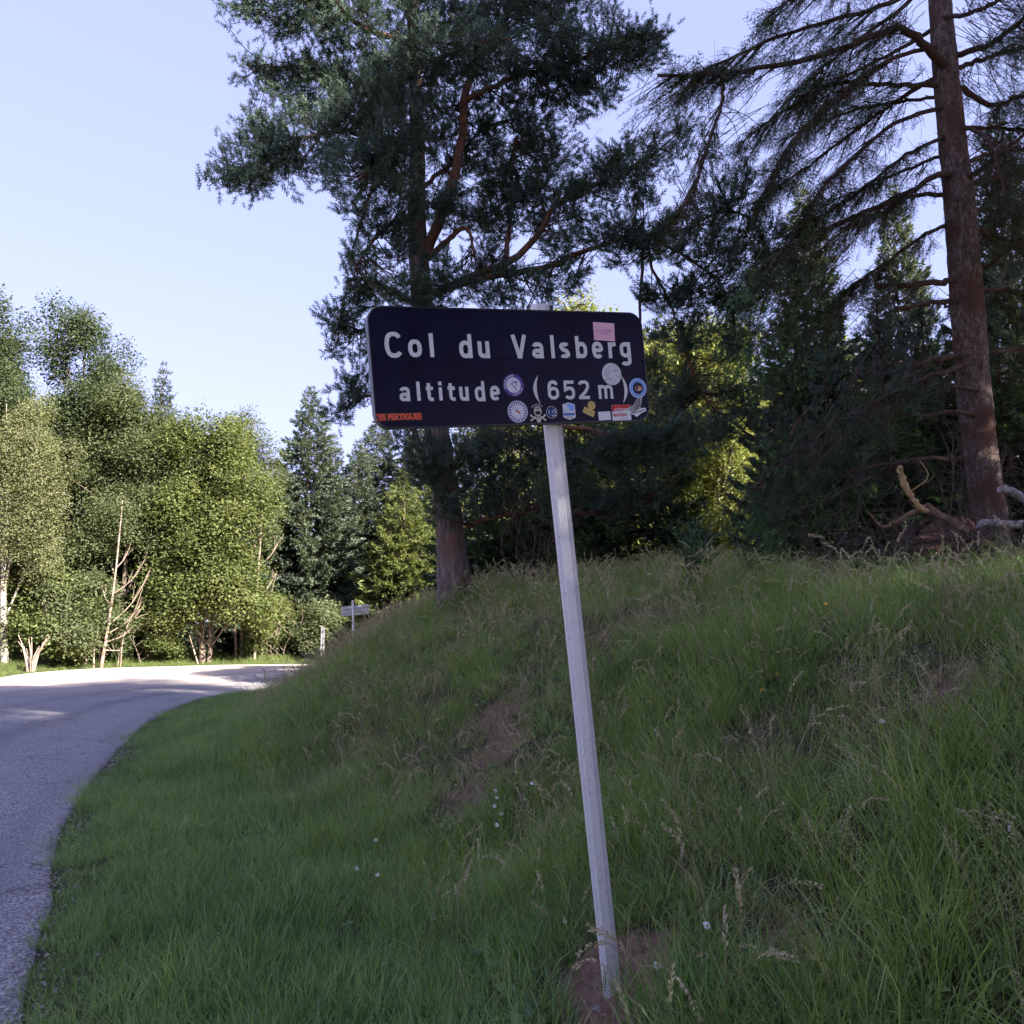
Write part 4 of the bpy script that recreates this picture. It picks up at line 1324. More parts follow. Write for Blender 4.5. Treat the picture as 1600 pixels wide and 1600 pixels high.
# ------------------------------------------------------------------ tall spruce at the right
D1 = 11.5
B = lambda x, y, dd=0.0: at(x, y, D1 + dd)
base = B(1556, 880)
base[2] = H1(base[0], base[1]) - 0.05
spruce = empty('tall_spruce', base)
tag(spruce, 'tall spruce with a bare brown trunk and drooping twigs at the right edge', 'spruce tree')
TP = np.array([base, B(1545, 800), B(1530, 690), B(1518, 560), B(1508, 430), B(1498, 310), B(1484, 180), B(1470, 20), B(1460, -110), B(1452, -230), B(1448, -300)])
TR = np.array([0.225, 0.20, 0.205, 0.205, 0.205, 0.195, 0.172, 0.155, 0.12, 0.07, 0.02])
g, _, _ = trunk_geo(TP, TR, 26, 110, 0.45, 0.025)
g.build('trunk', M['spruce_bark'], spruce, smooth=True)
SL = [
    ([(1478, 105, -.1), (1445, 70, -.4), (1420, 50, -.5), (1380, 50, -.6), (1300, 80, -.8), (1200, 105, -1), (1110, 118, -1.2), (1028, 118, -1.4)], 16, 5, 1),
    ([(1130, 117, -1.2), (1128, 160, -1.2), (1102, 240, -1.3), (1086, 292, -1.3), (1058, 335, -1.4)], 7, 2, 1),
    ([(1472, 132, 0), (1400, 134, -.3), (1318, 130, -.5), (1250, 150, -.7)], 10, 4, 1),
    ([(1472, 118, 0), (1430, 140, .3), (1380, 172, .6), (1300, 232, .9), (1230, 282, 1.1), (1170, 320, 1.2)], 9, 3, 1),
    ([(1482, 165, 0), (1400, 192, -.4), (1330, 250, -.8), (1285, 296, -1), (1250, 350, -1.1)], 8, 3, 1),
    ([(1496, 272, 0), (1460, 276, -.3), (1420, 300, -.5), (1340, 336, -.8), (1255, 372, -1.2), (1210, 405, -1.4), (1185, 450, -1.5)], 11, 3, 1),
    ([(1498, 305, 0), (1430, 306, .2), (1380, 332, .4), (1320, 360, .6), (1270, 400, .7)], 9, 3, 1),
    ([(1508, 436, 0), (1440, 443, -.3), (1368, 446, -.5)], 11, 8, 0),
    ([(1512, 468, 0), (1450, 474, -.4), (1400, 485, -.6)], 9, 6, 0),
    ([(1516, 555, 0), (1470, 560, -.3), (1428, 570, -.4)], 11, 8, 0),
    ([(1520, 568, 0), (1480, 580, -.4), (1440, 592, -.6), (1380, 622, -.9), (1305, 662, -1.2), (1240, 710, -1.4), (1180, 760, -1.5)], 9, 3, 1),
    ([(1526, 718, 0), (1450, 716, -.2), (1395, 724, -.4), (1330, 736, -.6)], 9, 4, 0),
    ([(1532, 612, -.15), (1500, 605, -.35), (1474, 603, -.4)], 8, 5, 0),
    ([(1530, 650, -.1), (1490, 643, -.4), (1440, 650, -.6), (1400, 640, -.7)], 8, 4, 0),
    ([(1456, -30, 0), (1380, 8, -.3), (1300, 32, -.5), (1200, 64, -.7), (1120, 100, -.9), (1085, 118, -1)], 10, 3, 1),
    ([(1456, -40, 0), (1400, 20, .5), (1330, 70, .9), (1260, 130, 1.2), (1190, 200, 1.4)], 9, 3, 1),
    ([(1476, 90, 0), (1545, 70, -.4), (1610, 25, -.7), (1680, 0, -.9)], 12, 5, 1),
    ([(1480, 110, 0), (1530, 95, .3), (1600, 76, .5), (1680, 80, .6)], 10, 4, 1),
    ([(1508, 282, -.1), (1545, 255, -.5), (1610, 205, -.9), (1680, 160, -1.1)], 9, 4, 0),
    ([(1490, 130, 0), (1550, 165, .2), (1600, 150, .4), (1690, 160, .5)], 11, 5, 1),
    ([(1502, 258, 0), (1560, 238, .4), (1620, 235, .6), (1700, 250, .7)], 9, 4, 1),
    ([(1506, 290, 0), (1560, 275, .2), (1620, 270, .4), (1700, 290, .5)], 9, 4, 1),
    ([(1540, 420, 0), (1570, 395, -.3), (1620, 370, -.5)], 8, 4, 1),
    ([(1468, 30, 0), (1520, 20, -.6), (1580, -10, -.9), (1650, -20, -1)], 9, 4, 1),
    ([(1490, 190, 0), (1540, 215, -.6), (1560, 260, -.9), (1575, 330, -1)], 8, 3, 1),
    ([(1500, 350, 0), (1560, 370, .5), (1620, 390, .7), (1690, 440, .8)], 9, 4, 1),
    ([(1520, 560, 0), (1580, 545, .3), (1650, 560, .5)], 8, 4, 1),
    ([(1488, 210, 0), (1420, 240, -.4), (1340, 300, -.7), (1260, 350, -.9)], 7, 3, 1),
    ([(1492, 235, .1), (1430, 260, .6), (1360, 290, .9), (1290, 320, 1.1)], 7, 3, 1),
    ([(1478, 150, .1), (1400, 160, .8), (1310, 180, 1.2), (1220, 220, 1.5)], 7, 3, 1),
    ([(1502, 340, 0), (1440, 370, -.3), (1370, 420, -.5), (1310, 460, -.6)], 7, 3, 1),
    ([(1466, 40, 0), (1400, 80, .6), (1320, 120, .9), (1230, 170, 1.2), (1150, 230, 1.3)], 8, 3, 1),
    ([(1470, 70, 0), (1390, 95, -.6), (1310, 150, -.9), (1240, 220, -1.1), (1200, 300, -1.2)], 8, 3, 1),
    ([(1492, 200, 0), (1560, 200, .5), (1640, 210, .7)], 8, 4, 1),
    ([(1506, 330, .1), (1580, 330, .6), (1650, 360, .7)], 8, 4, 1),
    ([(1515, 450, 0), (1590, 460, .4), (1660, 500, .5)], 8, 4, 1),
    ([(1455, -90, 0), (1370, -60, -.4), (1280, -20, -.7), (1200, 20, -.9)], 9, 3, 1),
    ([(1455, -120, 0), (1540, -100, .4), (1620, -60, .6), (1700, -30, .7)], 9, 3, 1)]
needle_pts, needle_dir, needle_t, tip = [], [], [], []
tw_p, tw_r = [], []
bare_p, bare_r = [], []
for pts, a, b, leafy in SL:
    P3 = np.array([B(*p) for p in pts])
    P = limb(spruce, P3, a / 244, b / 244, M['spruce_limb'], 'limb', 8, 24, 0.05)
    L = np.linalg.norm(P[-1] - P[0])
    nt = int((36 if leafy else 7) * L)
    for _ in range(nt):
        t = rng.uniform(0.16, 1.0) ** 0.8
        i = min(int(t * 23), 22)
        o = P[i]
        fwd = norm(P[i + 1] - P[i])
        side = norm(np.cross(fwd, np.array([0, 0, 1.0]))) * rng.choice([-1, 1])
        l = rng.uniform(0.45, 1.25) * (1.15 - 0.55 * t)
        e1 = o + (fwd * 0.55 + side * rng.uniform(0.2, 0.9)) * l * 0.6 + np.array([0, 0, -0.06])
        e2 = e1 + (fwd * 0.35 + side * 0.3) * l * 0.5 + np.array([0, 0, -rng.uniform(0.05, 0.32) * l])
        Q = spline(np.array([o, e1, e2]), 6) + rng.normal(0, 0.008, (6, 3))
        tw_p.append(Q)
        tw_r.append(np.linspace(0.007, 0.002, 6))
        for _ in range(2):           # thin dead twiglets
            j = rng.integers(1, 5)
            d = norm(fwd * 0.4 + rng.normal(0, 0.6, 3) + np.array([0, 0, -0.4])) * rng.uniform(0.12, 0.4)
            bare_p.append(spline(np.array([Q[j], Q[j] + d * 0.5 + rng.normal(0, 0.03, 3), Q[j] + d]), 3))
            bare_r.append(np.linspace(0.0035, 0.0014, 3))
        if leafy and rng.uniform() < 0.80:
            for _ in range(rng.integers(2, 5)):
                j = rng.integers(1, 6)
                d = (e2 - e1) + fwd * 0.25 + np.array([0, 0, -0.10]) + rng.normal(0, 0.25, 3)
                needle_pts.append(Q[j])
                needle_dir.append(d)
                needle_t.append(rng.uniform(0, 0.75))
# two heavy hanging boughs with fresh tips
for (x, y, rx, ry, dd, nn) in ((1215, 460, 60, 60, -1.5, 130), (1270, 420, 60, 50, -1.2, 90), (1180, 540, 40, 50, -1.5, 70), (1290, 500, 60, 60, -.9, 80), (1235, 560, 50, 40, -1.2, 60), (1250, 720, 60, 45, -1.4, 90), (1200, 800, 40, 30, -1.5, 50), (1320, 660, 60, 40, -1.1, 80), (1290, 760, 70, 50, -1.0, 90),
                           (1390, 610, 50, 30, -.7, 50), (1110, 215, 22, 60, -1.3, 22), (1020, 190, 40, 55, -1.4, 60), (990, 250, 36, 40, -1.4, 40), (1580, 60, 60, 50, -.6, 110), (1570, 150, 60, 50, 0.2, 80), (1580, 250, 50, 50, .3, 70), (1590, 350, 50, 60, .3, 80), (1590, 470, 50, 60, .4, 80), (1380, 40, 60, 40, 0, 60), (1300, 100, 70, 50, -.2, 50), (1250, 200, 70, 60, .4, 60), (1330, 230, 60, 50, .2, 40)):
    c = B(x, y, dd)
    s_ = D1 / F
    for _ in range(nn):
        o = c + rng.normal(0, 0.5, 3) * np.array([rx * s_, 0.45, ry * s_])
        needle_pts.append(o)
        d = np.array([-0.5 if x < 1500 else 0.4, -0.3, -0.75]) + rng.normal(0, 0.3, 3)
        needle_dir.append(d)
        needle_t.append(rng.uniform(0.1, 0.8))
        if rng.uniform() < 0.8 and 350 < y < 850 and x < 1400:
            tip.append((o, d))
        if rng.uniform() < 0.35:
            tw_p.append(spline(np.array([o - norm(d) * 0.5 + np.array([0.15 if x < 1500 else -0.15, 0, 0.1]), o - norm(d) * 0.2, o]), 6))
            tw_r.append(np.linspace(0.006, 0.003, 6))
g = Geo()
npts, nd, ntint = np.array(needle_pts), np.array(needle_dir), np.array(needle_t)
which = rng.integers(0, 3, len(npts))
for w_ in range(3):
    m_ = which == w_
    tv, tf, tt = SPRAY_T[w_]
    scatter(g, tv, tf, frames(nd[m_], rng.uniform(-0.6, 0.6, m_.sum()) + rng.choice([0, math.pi], m_.sum())), npts[m_], rng.uniform(0.45, 0.9, m_.sum()), ntint[m_], 0, tt)
tubes(g, np.array(tw_p), np.array(tw_r), 3, 0.5, 1)
tubes(g, np.array(bare_p), np.array(bare_r), 3, 0.5, 1)
SPRUCE_SPRAYS = len(npts)
ft = needle_shoot(14, 0.055, 0.020, 0.009, 55, 31)
to = np.array([o + norm(d) * 0.33 * rng.uniform(0.7, 1.1) + rng.normal(0, 0.06, 3) for o, d in tip for _ in range(3)])
td = np.array([d + rng.normal(0, 0.25, 3) for o, d in tip for _ in range(3)])
scatter(g, ft[0], ft[1], frames(td), to, rng.uniform(0.9, 1.5, len(to)), None, 2, ft[2])
g.build('crown', [M['spruce_needle'], M['spruce_limb'], M['fresh_tip']], spruce)


# ------------------------------------------------------------------ generators for the other trees
def make_broadleaf(h, lobes, n_spray, per, leaf, droop=0.25, spread=0.45, stems=1, tr=0.16, lean=(0, 0), flat=0.5, r=None, crown_low=0.3):
    """Returns (trunk Geo, crown Geo) at the origin. lobes: (x, y, z, rx, ry, rz) in metres."""
    r = r or rng
    gt, gc = Geo(), Geo()
    lobes = np.array(lobes, float)
    lobes[:, 5] *= 1.35
    flat = max(flat, 0.85)
    small = []                                  # break every bough into uneven clumps
    for lb in lobes:
        for _ in range(5):
            q = norm(r.normal(0, 1, 3)) * r.uniform(0.15, 0.9)
            k_ = r.uniform(0.32, 0.68)
            small.append(np.concatenate([lb[:3] + q * lb[3:], lb[3:] * k_ * np.array([1, 1, 1.15])]))
    small = np.array(small)
    for s_ in range(stems):
        a = r.uniform(0, 6.28)
        off = np.array([math.cos(a), math.sin(a), 0]) * (0.25 * s_)
        top = np.array([lean[0] + off[0] * 4 + r.normal(0, .2), lean[1] + off[1] * 4, h * 0.93])
        P = spline(np.array([off + np.array([0, 0, -0.3]), off + top * 0.3 + r.normal(0, 0.1, 3), top * 0.65 + off + r.normal(0, 0.15, 3), top]), 22)
        tubes(gt, P, tr * (1 - 0.93 * np.linspace(0, 1, 22)) * (1 if s_ == 0 else 0.7), 9, 0.5, 0, False, 0.05)
        for lb in lobes:
            j = int(np.clip((lb[2] / h - 0.18) * 22, 2, 19))
            e = lb[:3] + r.normal(0, 0.3, 3) * lb[3:] * 0.4
            mid = P[j] * 0.5 + e * 0.5 + np.array([0, 0, 0.25])
            Q = spline(np.array([P[j], mid, e]), 9)
            tubes(gt, Q, np.linspace(tr * 0.35, 0.015, 9), 5, 0.5, 0, False, 0.05)
            for _ in range(5):
                k_ = r.integers(3, 9)
                e2 = lb[:3] + norm(r.normal(0, 1, 3)) * lb[3:] * 0.8
                tubes(gt, spline(np.array([Q[k_], (Q[k_] + e2) / 2 + np.array([0, 0, 0.15]), e2]), 5), np.linspace(0.03, 0.008, 5), 4, 0.5)
    lobes = small
    vol = (lobes[:, 3] * lobes[:, 4] * lobes[:, 5]) ** (2 / 3) * r.uniform(0.6, 1.3, len(lobes))
    li = r.choice(len(lobes), n_spray, p=vol / vol.sum())
    q = norm(r.normal(0, 1, (n_spray, 3)))
    q = q * (r.uniform(0.25, 1.0, (n_spray, 1)) ** 0.45)
    c = lobes[li, :3] + q * lobes[li, 3:]
    out = norm(q / lobes[li, 3:])
    ptint = r.uniform(0, 1, n_spray)
    # leaves of each spray lie in a loose, tilted layer
    ax = norm(np.stack([out[:, 0], out[:, 1], np.full(n_spray, -droop)], 1) + r.normal(0, 0.25, (n_spray, 3)))
    sd_ = norm(np.cross(ax, np.array([0, 0, 1.0])))
    up = np.cross(sd_, ax)
    nl = n_spray * per
    w1 = r.normal(0, spread, (n_spray, per, 1)) * 0.5
    w2 = r.uniform(-0.6, 0.6, (n_spray, per, 1)) * spread * 1.6
    w3 = r.normal(0, spread * flat * 0.35, (n_spray, per, 1))
    pos = c[:, None] + ax[:, None] * w2 + sd_[:, None] * w1 + up[:, None] * w3
    d = ax[:, None] * 0.5 + sd_[:, None] * np.sign(w1) * 0.6 + np.array([0, 0, -0.35]) + r.normal(0, 0.3, (n_spray, per, 3))
    R = frames(d.reshape(-1, 3), r.normal(0, 0.45, nl) + math.pi, r)
    tint = (0.55 * ptint[:, None] + 0.15 + 0.3 * r.uniform(0, 1, (n_spray, per))).ravel()
    scatter(gc, LEAF_V, LEAF_F, R, pos.reshape(-1, 3), leaf * r.uniform(0.5, 1.35, nl), tint)
    return gt, gc


def make_conifer(h, rad, whorls, nbr, ntw, frond, low=0.06, droop=0.25, up=0.15, r=None, tr=0.16, gap=0.0, power=0.9, crown_top=None):
    r = r or rng
    gt, gc = Geo(), Geo()
    P = spline(np.array([(0, 0, -0.3), (r.normal(0, .05), r.normal(0, .05), h * .4), (r.normal(0, .08), r.normal(0, .08), h * .75), (0, 0, h)]), 26)
    tubes(gt, P, tr * (1 - 0.97 * np.linspace(0, 1, 26)), 9, 0.5, 0, False, 0.04)
    fp, fd, fs, fti = [], [], [], []
    bp, br = [], []
    for w_ in range(whorls):
        t = low + (1 - low) * ((w_ + r.uniform(0.2, 0.8)) / whorls)
        z = t * h
        L0 = rad * (1 - t) ** power + 0.12
        a0 = r.uniform(0, 6.28)
        n = max(4, int(nbr * (0.6 + 0.6 * (1 - t))))
        for b in range(n):
            if r.uniform() < gap:
                continue
            a = a0 + b * 6.283 / n + r.normal(0, 0.25)
            L = L0 * r.uniform(0.65, 1.15)
            hd = np.array([math.cos(a), math.sin(a), 0])
            o = np.array([0, 0, z])
            dz = np.array([0, 0, 1.0])
            Q = spline(np.array([o, o + hd * L * 0.4 + dz * (up - droop * 0.2 * (1 - t)) * L, o + hd * L * 0.75 + dz * (up * 0.9 - droop * (1 - t * 0.8)) * L, o + hd * L + dz * (up * 1.5 - droop * (1 - t * 0.9)) * L]), 8)
            bp.append(Q)
            br.append(np.linspace(0.022 * L0 / rad + 0.006, 0.004, 8))
            bt = r.uniform(0, 1)
            m_ = max(6, int(ntw * L / rad))
            tt = r.uniform(0.12, 1.0, m_) ** 0.75
            k_ = tt * 7
            i0 = np.minimum(k_.astype(int), 6)
            fr = (k_ - i0)[:, None]
            pt = Q[i0] * (1 - fr) + Q[i0 + 1] * fr
            fw = norm(Q[i0 + 1] - Q[i0])
            sd_ = np.cross(fw, dz) * r.choice([-1, 1], (m_, 1))
            d = fw * 0.8 + sd_ * r.uniform(0.25, 1.0, (m_, 1)) * (1.15 - tt)[:, None] * 1.3 + dz * r.normal(-0.12, 0.22, (m_, 1))
            fp.append(pt + sd_ * r.uniform(0, 0.3, (m_, 1)) * (1 - tt)[:, None] * L * 0.7 + r.normal(0, 0.05, (m_, 3)) + np.array([0, 0, -0.04]))
            fd.append(d)
            fs.append(frond * r.uniform(0.7, 1.3, m_) * (0.55 + 0.45 * min(1, L / rad * 1.6)))
            fti.append(0.4 * bt + 0.35 * r.uniform(0, 1, m_) + 0.25 * tt)
    fp, fd, fs, fti = np.concatenate(fp), np.concatenate(fd), np.concatenate(fs), np.concatenate(fti)
    scatter(gc, FROND_V, FROND_F, frames(fd, r.normal(0, 0.5, len(fd)), r), fp, fs, fti)
    scatter(gc, FROND_V * np.array([1.2, 1, 0.6]), FROND_F, frames(fd + r.normal(0, 0.4, fd.shape), r.uniform(0, 6.28, len(fd)), r), fp - np.array([0, 0, 0.03]), fs, fti * 0.8)
    tubes(gt, np.array(bp), np.array(br), 3, 0.5)
    return gt, gc


def tree(name, label, cat, geos, loc, mt, mc, group=None, rot=0.0, scale=(1, 1, 1)):
    o = empty(name, loc)
    gt, gc = geos
    t_ = gt.build('trunk', mt, o, smooth=True, origin=(0, 0, 0))
    c_ = gc.build('crown', mc, o, origin=(0, 0, 0))
    o.rotation_euler = (0, 0, rot)
    o.scale = scale
    return tag(o, label, cat, group)


def again(src, label, loc, rot, scale, group=None, cat=None, mat=None):
    o = copy_tree(src)
    o.location = tuple(float(v) for v in loc)
    o.rotation_euler = (0, 0, rot)
    o.scale = scale
    if mat:
        for ch in o.children:
            if ch.name.startswith('crown'):
                ch.material_slots[0].link = 'OBJECT'
                ch.material_slots[0].material = mat
    return tag(o, label, cat, group)


def gpt(px, y):
    """Ground point under picture column px at depth y."""
    x = (px - CX) / F * y / (math.cos(PITCH) + math.sin(PITCH) * 0.14)
    return np.array([x, y, H1(x, y)])


rt = np.random.default_rng(21)
# ---- the sunlit wood across the road
GF = 'trees across the road'
b = gpt(12, 37.5)
birch = tree('birch_tree', 'olive-green drooping birch at the left picture edge', 'birch tree',
             make_broadleaf(12, [(0, 0, 10.6, 1.2, 1.2, 1.2), (-.7, 0, 9.2, 1.6, 1.5, 1.4), (.9, 0, 8.6, 1.4, 1.4, 1.3), (-1.0, .3, 7.2, 1.6, 1.6, 1.5), (1.2, -.2, 6.8, 1.4, 1.4, 1.5), (.2, -.6, 5.6, 1.6, 1.4, 1.3), (1.4, -.4, 4.8, 1.1, 1.1, 1.2), (-1.3, 0, 4.6, 1.3, 1.3, 1.2)], 2100, 28, 0.08, 0.9, 0.40, 1, 0.17, (-.4, 0), 0.9, rt),
             b, M['birch_bark'], M['birch_leaf'], GF)
b = gpt(98, 42)
ash = tree('ash_tree', 'tallest rounded dark green ash rising at the left', 'ash tree',
           make_broadleaf(17.8, [(0, 0, 15.6, 1.6, 1.6, 1.5), (-1.1, 0, 14.2, 1.3, 1.4, 1.3), (1.3, 0, 13.8, 1.5, 1.5, 1.4), (.2, 0, 12.4, 2.2, 2, 1.5), (-1.5, -.6, 11, 1.4, 1.3, 1.2), (1.9, -.4, 11.2, 1.3, 1.3, 1.2), (-.3, 0, 9.4, 2.3, 2, 1.6), (1.8, 0, 8.6, 1.5, 1.6, 1.5), (-1.8, 0, 7.8, 1.7, 1.7, 1.5), (0, 0, 6, 2.2, 2, 1.7)], 2900, 30, 0.115, 0.35, 0.55, 1, 0.2, (.2, 0), 0.6, rt),
           b, M['far_bark'], M['ash_leaf'], GF)
b = gpt(178, 41)
alder = tree('alder_tree', 'light green leafy tree with layered boughs beside the tall ash', 'tree',
             make_broadleaf(13.0, [(-.3, 0, 11.8, 1.5, 1.5, 1.1), (1.2, 0, 10.8, 1.3, 1.3, 1), (-1.4, 0, 10.2, 1.3, 1.3, 1), (.3, -.5, 9.2, 1.9, 1.6, 1.1), (1.9, 0, 8.6, 1.2, 1.3, 1), (-1.5, -.4, 8, 1.5, 1.4, 1), (.6, -.6, 7, 1.6, 1.5, .9), (-.6, -.8, 5.6, 1.6, 1.4, .9), (1.6, 0, 5.4, 1.3, 1.3, .9), (-1.8, 0, 4.2, 1.4, 1.3, 1)], 2200, 30, 0.10, 0.3, 0.6, 1, 0.15, (0, 0), 0.45, rt),
             b, M['far_bark'], M['alder_leaf'], GF)
b = gpt(232, 50)
fir = tree('fir_tree', 'slim dark fir spire poking above the leafy trees', 'fir tree', make_conifer(16.5, 3.0, 56, 9, 100, 0.30, 0.1, 0.15, 0.22, rt), b, M['far_bark'], M['fir'], GF)
b = gpt(318, 41)
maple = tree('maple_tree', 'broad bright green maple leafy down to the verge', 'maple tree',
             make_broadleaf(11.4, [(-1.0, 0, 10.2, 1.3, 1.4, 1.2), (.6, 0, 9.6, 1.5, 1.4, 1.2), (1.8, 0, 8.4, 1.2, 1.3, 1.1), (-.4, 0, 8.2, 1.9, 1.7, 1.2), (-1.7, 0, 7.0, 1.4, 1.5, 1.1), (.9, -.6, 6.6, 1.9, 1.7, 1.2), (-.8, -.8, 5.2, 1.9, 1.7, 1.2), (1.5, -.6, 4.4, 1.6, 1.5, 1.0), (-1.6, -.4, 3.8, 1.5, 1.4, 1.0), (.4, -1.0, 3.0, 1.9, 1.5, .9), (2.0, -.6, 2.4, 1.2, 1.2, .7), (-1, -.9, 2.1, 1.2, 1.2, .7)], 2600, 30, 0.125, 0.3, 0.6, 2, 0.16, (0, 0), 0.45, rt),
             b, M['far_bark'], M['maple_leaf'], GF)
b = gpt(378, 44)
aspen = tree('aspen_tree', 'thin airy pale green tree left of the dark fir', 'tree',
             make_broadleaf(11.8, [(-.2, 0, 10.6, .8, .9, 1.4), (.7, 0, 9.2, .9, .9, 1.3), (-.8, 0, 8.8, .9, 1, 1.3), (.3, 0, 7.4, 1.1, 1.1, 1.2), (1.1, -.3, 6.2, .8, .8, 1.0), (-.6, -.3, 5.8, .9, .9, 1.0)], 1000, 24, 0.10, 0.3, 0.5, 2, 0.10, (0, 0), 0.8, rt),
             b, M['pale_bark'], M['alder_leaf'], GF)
b = gpt(474, 47)
fir2 = tree('fir_tree', 'full grey-green fir with a pointed top standing against the sky', 'fir tree', make_conifer(14.4, 4.0, 62, 11, 150, 0.29, 0.02, 0.18, 0.16, rt, power=0.85), b, M['far_bark'], M['fir'], GF)
b = gpt(552, 52)
again(fir2, 'grey-green fir directly right of the full pointed fir', b, 2.1, (0.85, 0.85, 0.86), GF)
b = gpt(626, 44)
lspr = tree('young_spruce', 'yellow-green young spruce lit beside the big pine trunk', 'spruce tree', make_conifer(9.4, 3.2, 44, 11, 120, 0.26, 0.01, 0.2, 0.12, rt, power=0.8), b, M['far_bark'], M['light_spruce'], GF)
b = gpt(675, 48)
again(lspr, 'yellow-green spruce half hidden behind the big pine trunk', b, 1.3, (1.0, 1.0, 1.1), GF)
b = gpt(516, 57)
again(fir, 'fir spire between two grey-green firs', b, 0.7, (1.0, 1.0, 0.82), GF)
# smaller trees and bushes along the far verge
bush = tree('leafy_bush', 'big leafy bush under the birch at the far verge', 'bush',
            make_broadleaf(4.2, [(0, 0, 3.2, 1.5, 1.3, .9), (1.2, 0, 2.5, 1.2, 1.2, .8), (-1.3, 0, 2.4, 1.2, 1.2, .8), (.3, -.7, 1.7, 1.5, 1.1, .7), (-1.2, -.6, 1.2, 1.1, 1, .6), (1.5, -.5, 1.1, 1.1, 1, .6)], 800, 28, 0.12, 0.3, 0.5, 3, 0.06, (0, 0), 0.5, rt),
            gpt(70, 38.6), M['far_bark'], M['maple_leaf'], 'bushes along the far verge')
again(bush, 'leafy bush at the foot of the light green tree', gpt(128, 39), 1.4, (1.0, 1.0, 1.0), 'bushes along the far verge', mat=M['alder_leaf'])
again(bush, 'low leafy bush between the dead stem and the maple', gpt(232, 40.6), 2.6, (0.7, 0.7, 0.55), 'bushes along the far verge')
again(bush, 'leafy bush under the bare pale stems', gpt(432, 43.2), 4.0, (0.75, 0.75, 0.75), 'bushes along the far verge')
again(bush, 'leafy bush in front of the firs', gpt(505, 44), 5.1, (0.9, 0.9, 0.7), 'bushes along the far verge', mat=M['alder_leaf'])
again(bush, 'leafy bush below the yellow-green young spruce', gpt(585, 43.5), 0.4, (0.8, 0.8, 0.6), 'bushes along the far verge')
again(bush, 'leafy bush at the left picture edge below the birch', gpt(5, 39.5), 3.3, (1.1, 1.1, 1.2), 'bushes along the far verge', mat=M['ash_leaf'])


def snag(label, px, y, stems):
    """Leafless pale stem: stems = lists of (dx m, dz m) with start radius; thin bare side twigs."""
    b_ = gpt(px, y)
    o = empty('dead_tree', b_)
    for q, (pts, r0, side) in enumerate(stems):
        P = spline(np.array([b_ + np.array([x, 0.08 * q + rt.normal(0, .05), z]) for x, z in pts]), 16)
        g_ = Geo()
        tubes(g_, P, np.linspace(r0 * .7, r0 * 0.22, 16), 8, 0.5, 0, False, 0.06)
        g_.build('stem', M['pale_bark'], o, smooth=True)
        for (t, dx, dz) in side:
            i = int(t * 15)
            e = P[i] + np.array([dx, rt.normal(0, .3), dz])
            Q = spline(np.array([P[i], (P[i] + e) / 2 + np.array([dx * .1, 0, -abs(dz) * .08]), e]), 9)
            g_ = Geo()
            tubes(g_, Q, np.linspace(r0 * 0.28, 0.012, 9), 6, 0.5)
            for _ in range(4):
                j = rt.integers(3, 8)
                tubes(g_, spline(np.array([Q[j], Q[j] + np.array([dx * .2 + rt.normal(0, .15), rt.normal(0, .15), abs(dz) * .25 + rt.uniform(.1, .3)])]), 3), np.array([0.014, 0.01, 0.006]), 4, 0.5)
            g_.build('branch', M['pale_bark'], o, smooth=True)
    return tag(o, label, 'dead tree', 'dead trees at the far verge')


snag('bare reddish dead stem with forked branches in front of the leafy wood', 160, 38.5, [
    ([(0, -.1), (.15, 1.0), (.25, 2.4), (.4, 4.4), (.5, 7.2)], .11, [(.42, 1.5, 2.4), (.36, 1.3, 1.2), (.30, .9, .5), (.62, 1.3, 1.5), (.75, .4, .9), (.55, -.5, .8), (.2, .5, -.05)]),
    ([(-.3, -.1), (-.3, 1.2), (.1, 2.2), (.35, 3.3)], .055, []), ([(-.15, -.1), (-.15, 1.0)], .04, [])])
snag('group of tall bare pale stems left of the full fir', 396, 42.5, [
    ([(0.1, -.1), (.1, 2.4), (.12, 5), (.2, 8)], .11, [(.3, 1.2, 1.1), (.22, .9, 1.2), (.45, .7, 1.2), (.6, .8, 1.2), (.7, -.5, 1.2), (.15, 1.1, .4)]),
    ([(-.3, -.1), (-.3, 2.4), (-.28, 5.2)], .08, [(.6, -.5, 1.2)]), ([(-.55, -.1), (-.6, 2.2), (-.55, 6)], .07, [(.7, -.4, 1.0)]), ([(-.85, -.1), (-.9, 1.6)], .09, []), ([(.3, -.1), (.5, 2.2), (.9, 4.2)], .05, [])])
snag('short slanting pale dead stick at the far verge', 305, 40.5, [([(.2, -.1), (-.1, .8), (-.3, 1.4)], .06, [])])
snag('thin dead sapling beside the reddish dead stem', 190, 39, [([(0, -.1), (.1, 1.3), (.55, 2.6), (.8, 3.4)], .045, [(.5, .5, .6)]), ([(-.15, -.1), (0, 1.4)], .05, [])])
# coppiced stool
b = gpt(52, 36.6)
o = empty('coppice_stool', b)
for i in range(13):
    a = rt.uniform(-0.55, 0.55)
    l = rt.uniform(0.9, 1.5)
    g = Geo()
    x = a * 0.3
    tubes(g, spline(np.array([b + np.array([x, 0, -.1]), b + np.array([x + a * .3, rt.normal(0, .08), l * .5]), b + np.array([x + a * l * .8, rt.normal(0, .15), l])]), 6), np.linspace(.035, .016, 6), 7, 0.5, 0, True)
    g.build('stem', M['pale_bark'], o, smooth=True)
tag(o, 'cluster of cut pale stems sprouting at the left of the far verge', 'coppice stool')
